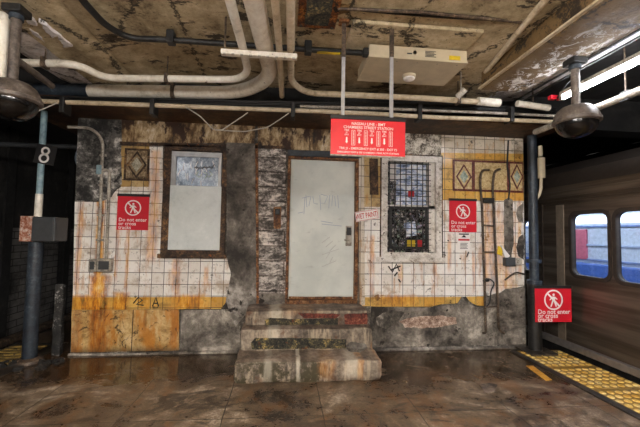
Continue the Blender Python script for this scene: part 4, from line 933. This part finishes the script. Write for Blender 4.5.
# small spotlight by the beam and red tag
c_ = aY(461, 93, 3.7); t = thing('small_floodlight', c_, 'small grey floodlight hanging by the cross beam right of the beige box', 'light')
MB().tube([c_+Vector((-.03, .03, -.04)), c_+Vector((.035, -.03, .035))], .035, 12).build('lamp_body', GALV, t); MB().tube([c_+Vector((0, 0, .02)), Vector((c_.x, c_.y, 3.5))], .009, 6).build('stem', GALV, t)
c_ = aY(555, 98, 3.7); tag(MB().box(c_.x-.07, c_.x+.08, c_.y-.03, c_.y+.03, c_.z-.02, c_.z+.025, .006).build('red_fitting', SIGNR, None, c_), 'small red fitting behind the right dome camera', 'fitting')
tag(MB().tube(fillet([aY(555, 100, 3.7), aY(563, 92, 3.6), aY(566, 84, 3.5), aY(574, 78, 3.4)], .1), .012, 8).build('black_cable', CABLE, None, aY(563, 92, 3.6)), 'short black cable curling up behind the right dome camera', 'cable')

# dome cameras
def dome(cx, cy, zr, R, zt, label):
    t = thing('dome_camera', (cx, cy, zt), label, 'camera', 'dome cameras')
    hs = MB().lathe([(.04, .165), (.05, .15), (R*.4, .155), (R*.62, .14), (R*.82, .108), (R*.94, .062), (R, .02), (R, -.005), (R*.93, -.012), (0, -.012)], (cx, cy, zr), 36).build('housing', HOUS, t)
    MB().lathe([(R*1.0, .028), (R*1.035, .024), (R*1.035, .0), (R*1.0, -.004)], (cx, cy, zr), 36).build('rim_band', HOUS, hs)
    MB().lathe([(R*.9, -.01)]+[(R*.9*math.cos(a*PI/16), -.01-R*.72*math.sin(a*PI/16)) for a in range(1, 8)]+[(0, -.01-R*.72)], (cx, cy, zr), 36).build('dome', DOMEG, t)
    MB().tube([(cx, cy, zr+.15), (cx, cy, zt)], .036, 14).build('stem', HOUS, t)
    MB().tube([(cx, cy, zt-.1), (cx, cy, zt-.04)], .048, 14).build('stem_collar', SLATE, t)
    MB().box(cx-.07, cx+.07, cy-.07, cy+.07, zt-.06, zt, .01).build('mount', BLACK, t)
    return t
dome(2.63, 2.9, 2.675, .185, 3.27, 'brown dome camera hanging right of the booth, below the right beam')
dome(-2.14, 2.9, 2.61, .195, 3.36, 'brown dome camera cut by the left edge of the picture')
a_ = aY(3, 30, 2.95); b_ = aY(4, 72, 2.95)
tag(MB().tube([(a_.x, 2.95, 2.78), (a_.x, 2.95, 3.33)], .04, 12).build('drop_pipe', PIPEW, None, a_), 'white vertical pipe left of the left dome camera stem', 'pipe')
tag(MB().tube([aY(14, 58, 3.0), aY(52, 86, 3.75)], .03, 10).build('arm_pipe', HOUS, None, aY(30, 70, 3.3)), 'grey brown pipe running back from the left dome camera', 'pipe')

# ------------------------------------------------------------------ fluorescent fixtures (the station's lamps, plus added fill pendants)
FILL_TUBE = emit('fill_tube', (1.0, .95, .89), 150.0)
TUBEC = emit('cool_fluorescent_tube', (.90, .93, 1.0), 30.0)
def fixture(x, y0, y1, z, label, mat=FILL_TUBE, top=3.5, bright=1):
    t = thing('fluorescent_fixture', (x, (y0+y1)/2, z), label, 'light', 'fluorescent fixtures')
    MB().box(x-.022, x+.022, y0, y1, z+.035, z+.08, .008).build('housing', GALV, t)
    MB().tube([(x, y0+.03, z), (x, y1-.03, z)], .02, 10).build('tube', mat, t)
    for yy in (y0+.02, y1-.02): MB().box(x-.03, x+.03, yy-.02, yy+.02, z-.022, z+.04, .004).build('lamp_holder', GALV, t)
    for yy in (y0+.2, y1-.2): MB().tube([(x, yy, z+.08), (x, yy, top)], .008, 6).build('hanger', GALV, t)
    return t
fixture(3.1, 2.3, 3.62, 3.2, 'glowing fluorescent tube over the train at the upper right', TUBEC)
fixture(-2.55, .4, 1.75, 3.15, 'fluorescent tube over the left platform edge near the viewer', TUBEC, 3.35)
for i, yy in enumerate((-.9, -2.9)):
    fixture(3.1, yy-.7, yy+.7, 3.2, 'fluorescent tube over the right platform edge %s' % ('beside the viewer', 'behind the viewer')[i], TUBEC)
    fixture(-2.55, yy-.7, yy+.7, 3.15, 'fluorescent tube over the left platform edge %s' % ('beside the viewer', 'behind the viewer')[i], TUBEC, 3.35)
for i, yy in enumerate((-.6, -2.4)):  # pendants added to brighten the ceiling and the booth front
    for j, xx in enumerate((-1.7, -.2, 1.2)):
        fixture(xx, yy-.7, yy+.7, 2.55, 'added pendant fluorescent tube %s, %s of its row' % (('just behind the viewer', 'far behind the viewer')[i], ('leftmost', 'middle', 'rightmost')[j]))
# pipe beside the tube and dark conduits above it
X = 3.3
t = pipe('tubular_rail', [(X, .5, 3.02), (X, 2.0, 3.02), (X, 4.3, 3.02)], .038, GALV, 'grey pipe running along below the fluorescent tube at right', .1, [(X, 3.05, 3.02)], 12, 'pipes over the right track', BLACK)
for k, (X, z) in enumerate(((2.93, 3.38), (3.0, 3.36))): tag(MB().tube(wob([(X, 0, z), (X, 4.2, z)], .3, .006), .012, 8).build('black_cable', CABLE, None, (X, 3, z)), 'black cable above the fluorescent tube at right, %s' % ('nearer the beam', 'nearer the track')[k], 'cable')

# ------------------------------------------------------------------ train
TX = 4.05
tr = thing('subway_car', (TX, 3, -1.0), 'stainless steel subway car with lit windows along the right platform edge', 'train')
SX = lambda u, v, d_: (TX-d_, u, v)
wz0, wz1 = 1.09, 1.965
wins = [(4.01, 4.60), (3.35, 3.93)]; dwins = [(2.40, 2.72), (1.86, 2.18), (5.32, 5.64), (5.86, 6.18)]; dz0, dz1 = 1.05, 1.9
more = [(.75, 1.33), (.1, .68), (6.75, 7.33), (7.4, 7.98)]
Y0, Y1 = -.6, 9.6
hs = [(a, b, wz0, wz1) for a, b in wins+more]+[(a, b, dz0, dz1) for a, b in dwins]
b = MB(); ys = sorted({Y0, Y1, *[h[0] for h in hs], *[h[1] for h in hs]}); zb_, ztp = .04, 2.38
for a, c_ in zip(ys, ys[1:]):
    hh = [h for h in hs if h[0] <= a+1e-6 and h[1] >= c_-1e-6]
    if hh: b.box(TX, TX+.06, a, c_, zb_, hh[0][2]); b.box(TX, TX+.06, a, c_, hh[0][3], ztp)
    else: b.box(TX, TX+.06, a, c_, zb_, ztp)
b.build('side_wall', STEEL, tr)
def rrect(u0, u1, v0, v1, r, n=6):
    out = []
    for cx_, cy_, a0 in ((u1-r, v0+r, -PI/2), (u1-r, v1-r, 0), (u0+r, v1-r, PI/2), (u0+r, v0+r, PI)):
        out += [(cx_+r*math.cos(a0+PI/2*k/n), cy_+r*math.sin(a0+PI/2*k/n)) for k in range(n+1)]
    return out
for (a, c_) in wins+more+dwins:
    dw = (a, c_) in dwins; q0, q1 = (dz0, dz1) if dw else (wz0, wz1)
    f = MB().ring(rrect(a-.03, c_+.03, q0-.03, q1+.03, .13), rrect(a+.015, c_-.015, q0+.015, q1-.015, .1), SX, -.05, .012); 
    f = f.build('window_frame', STEELD, tr)
    MB().ring(rrect(a-.002, c_+.002, q0-.002, q1+.002, .004), rrect(a+.02, c_-.02, q0+.02, q1-.02, .1), SX, -.055, .002).build('corner_filler', STEELD, f)
    MB().box(TX+.03, TX+.036, a, c_, q0, q1).build('pane', GLASS, f)
for (a, c_) in ((1.7, 2.85), (5.15, 6.3)):
    for yy in (a, (a+c_)/2, c_): MB().box(TX-.014, TX+.001, yy-.012, yy+.012, .1, 2.1).build('door_seam', STEELD, tr)
    MB().box(TX-.02, TX, a-.02, c_+.02, 2.1, 2.13).build('door_header', STEEL, tr)
MB().box(TX-.012, TX, 4.72, 4.86, .12, 2.1, .004).build('bright_pillar', plain('polished_steel_strip', S(150, 136, 120), .35, .6), tr)
MB().box(TX-.06, TX+.02, Y0, Y1, .06, .15, .01).build('threshold_rail', plain('worn_aluminium_rail', S(138, 132, 128), .4, .6), tr)
b = MB()
for z_ in (2.12, 2.17, 2.22, 2.30): b.box(TX-.012, TX, Y0, Y1, z_, z_+.018)
b.build('corrugated_cornice', STEEL, tr)
b = MB(); sec = [(TX, 2.38), (TX+.12, 2.6), (TX+.4, 2.78), (TX+1.3, 2.9), (TX+2.2, 2.78), (TX+2.5, 2.6), (TX+2.6, 2.38)]
b.gprism(sec, lambda u, v, d_: (u, d_, v), Y0, Y1); b.build('roof', STEELD, tr)
MB().box(TX+.02, TX+2.6, Y0, Y1, -.75, .04).build('underframe', BLACK, tr)
MB().box(TX+.06, TX+2.6, Y0+.02, Y1, .04, .06).build('cabin_floor', BOXG, tr)
CABW = plain('pale_cabin_panel', S(214, 218, 224), .4)
MB().box(TX+2.5, TX+2.58, Y0, Y1, .05, 2.38).build('far_side_panel', CABW, tr)
SEAT = plain('blue_seat_plastic', S(92, 122, 190), .35); FARG = plain('dim_far_glass', S(70, 80, 104), .1)
for (a, c_) in ((4.55, 5.75), (2.6, 3.8), (7.5, 8.7), (.4, 1.6)):
    MB().box(TX+2.47, TX+2.5, a, c_, 1.18, 1.78).build('far_window', FARG, tr)
for (a, c_) in ((3.9, 7.4), (.0, 3.0), (7.9, 9.3)):
    s1 = MB().box(TX+1.95, TX+2.47, a-.1, c_+.1, .38, .50, .03); s1.box(TX+2.36, TX+2.48, a-.1, c_+.1, .5, 1.08, .03); s1.build('bench_seat', SEAT, tr)
MB().box(TX+2.44, TX+2.5, Y0, Y1, 1.92, 2.08).build('lit_advert_strip', emit('backlit_advert', (.85, .92, 1.0), .8), tr)
MB().box(TX+2.46, TX+2.5, 7.0, 7.35, 1.15, 1.8).build('red_poster', plain('faded_red_poster', S(214, 110, 124), .5), tr)
for (z_, c_) in ((1.84, S(120, 140, 180)), (1.14, S(150, 165, 200)), (1.45, S(186, 196, 214))): MB().box(TX+2.47, TX+2.505, Y0, Y1, z_, z_+.035).build('wall_trim', plain('cabin_trim', c_, .4), tr)
for yy in (3.0, 4.7): MB().tube([(TX+1.3, yy, .06), (TX+1.3, yy, 2.5)], .02, 8).build('grab_pole', SILVER, tr)
for xx in (.75, 1.85): MB().box(TX+xx-.07, TX+xx+.07, Y0+.1, Y1-.1, 2.33, 2.36).build('cabin_lamp', emit('cabin_tube_glow', (.86, .93, 1.0), 5.0), tr)
MB().box(TX, TX+2.6, Y0-.04, Y0, -.1, 2.38).build('front_end', STEEL, tr); MB().box(TX, TX+2.6, Y1, Y1+.04, -.1, 2.38).build('rear_end', STEEL, tr)

for o in ORG:
    if '_o' in o: del o['_o']
# ------------------------------------------------------------------ world and colour
w = bpy.data.worlds.new('station_air'); bpy.context.scene.world = w; w.use_nodes = True
bg = w.node_tree.nodes['Background']; bg.inputs[0].default_value = (.9, .85, .8, 1); bg.inputs[1].default_value = .06
sc = bpy.context.scene
sc.view_settings.view_transform = 'Standard'; sc.view_settings.look = 'None'; sc.view_settings.exposure = 1.8; sc.view_settings.gamma = 1.0
sc.view_settings.use_curve_mapping = False
try:
    sc.cycles.use_denoising = True; sc.cycles.max_bounces = 8; sc.cycles.sample_clamp_indirect = 6
except Exception: pass
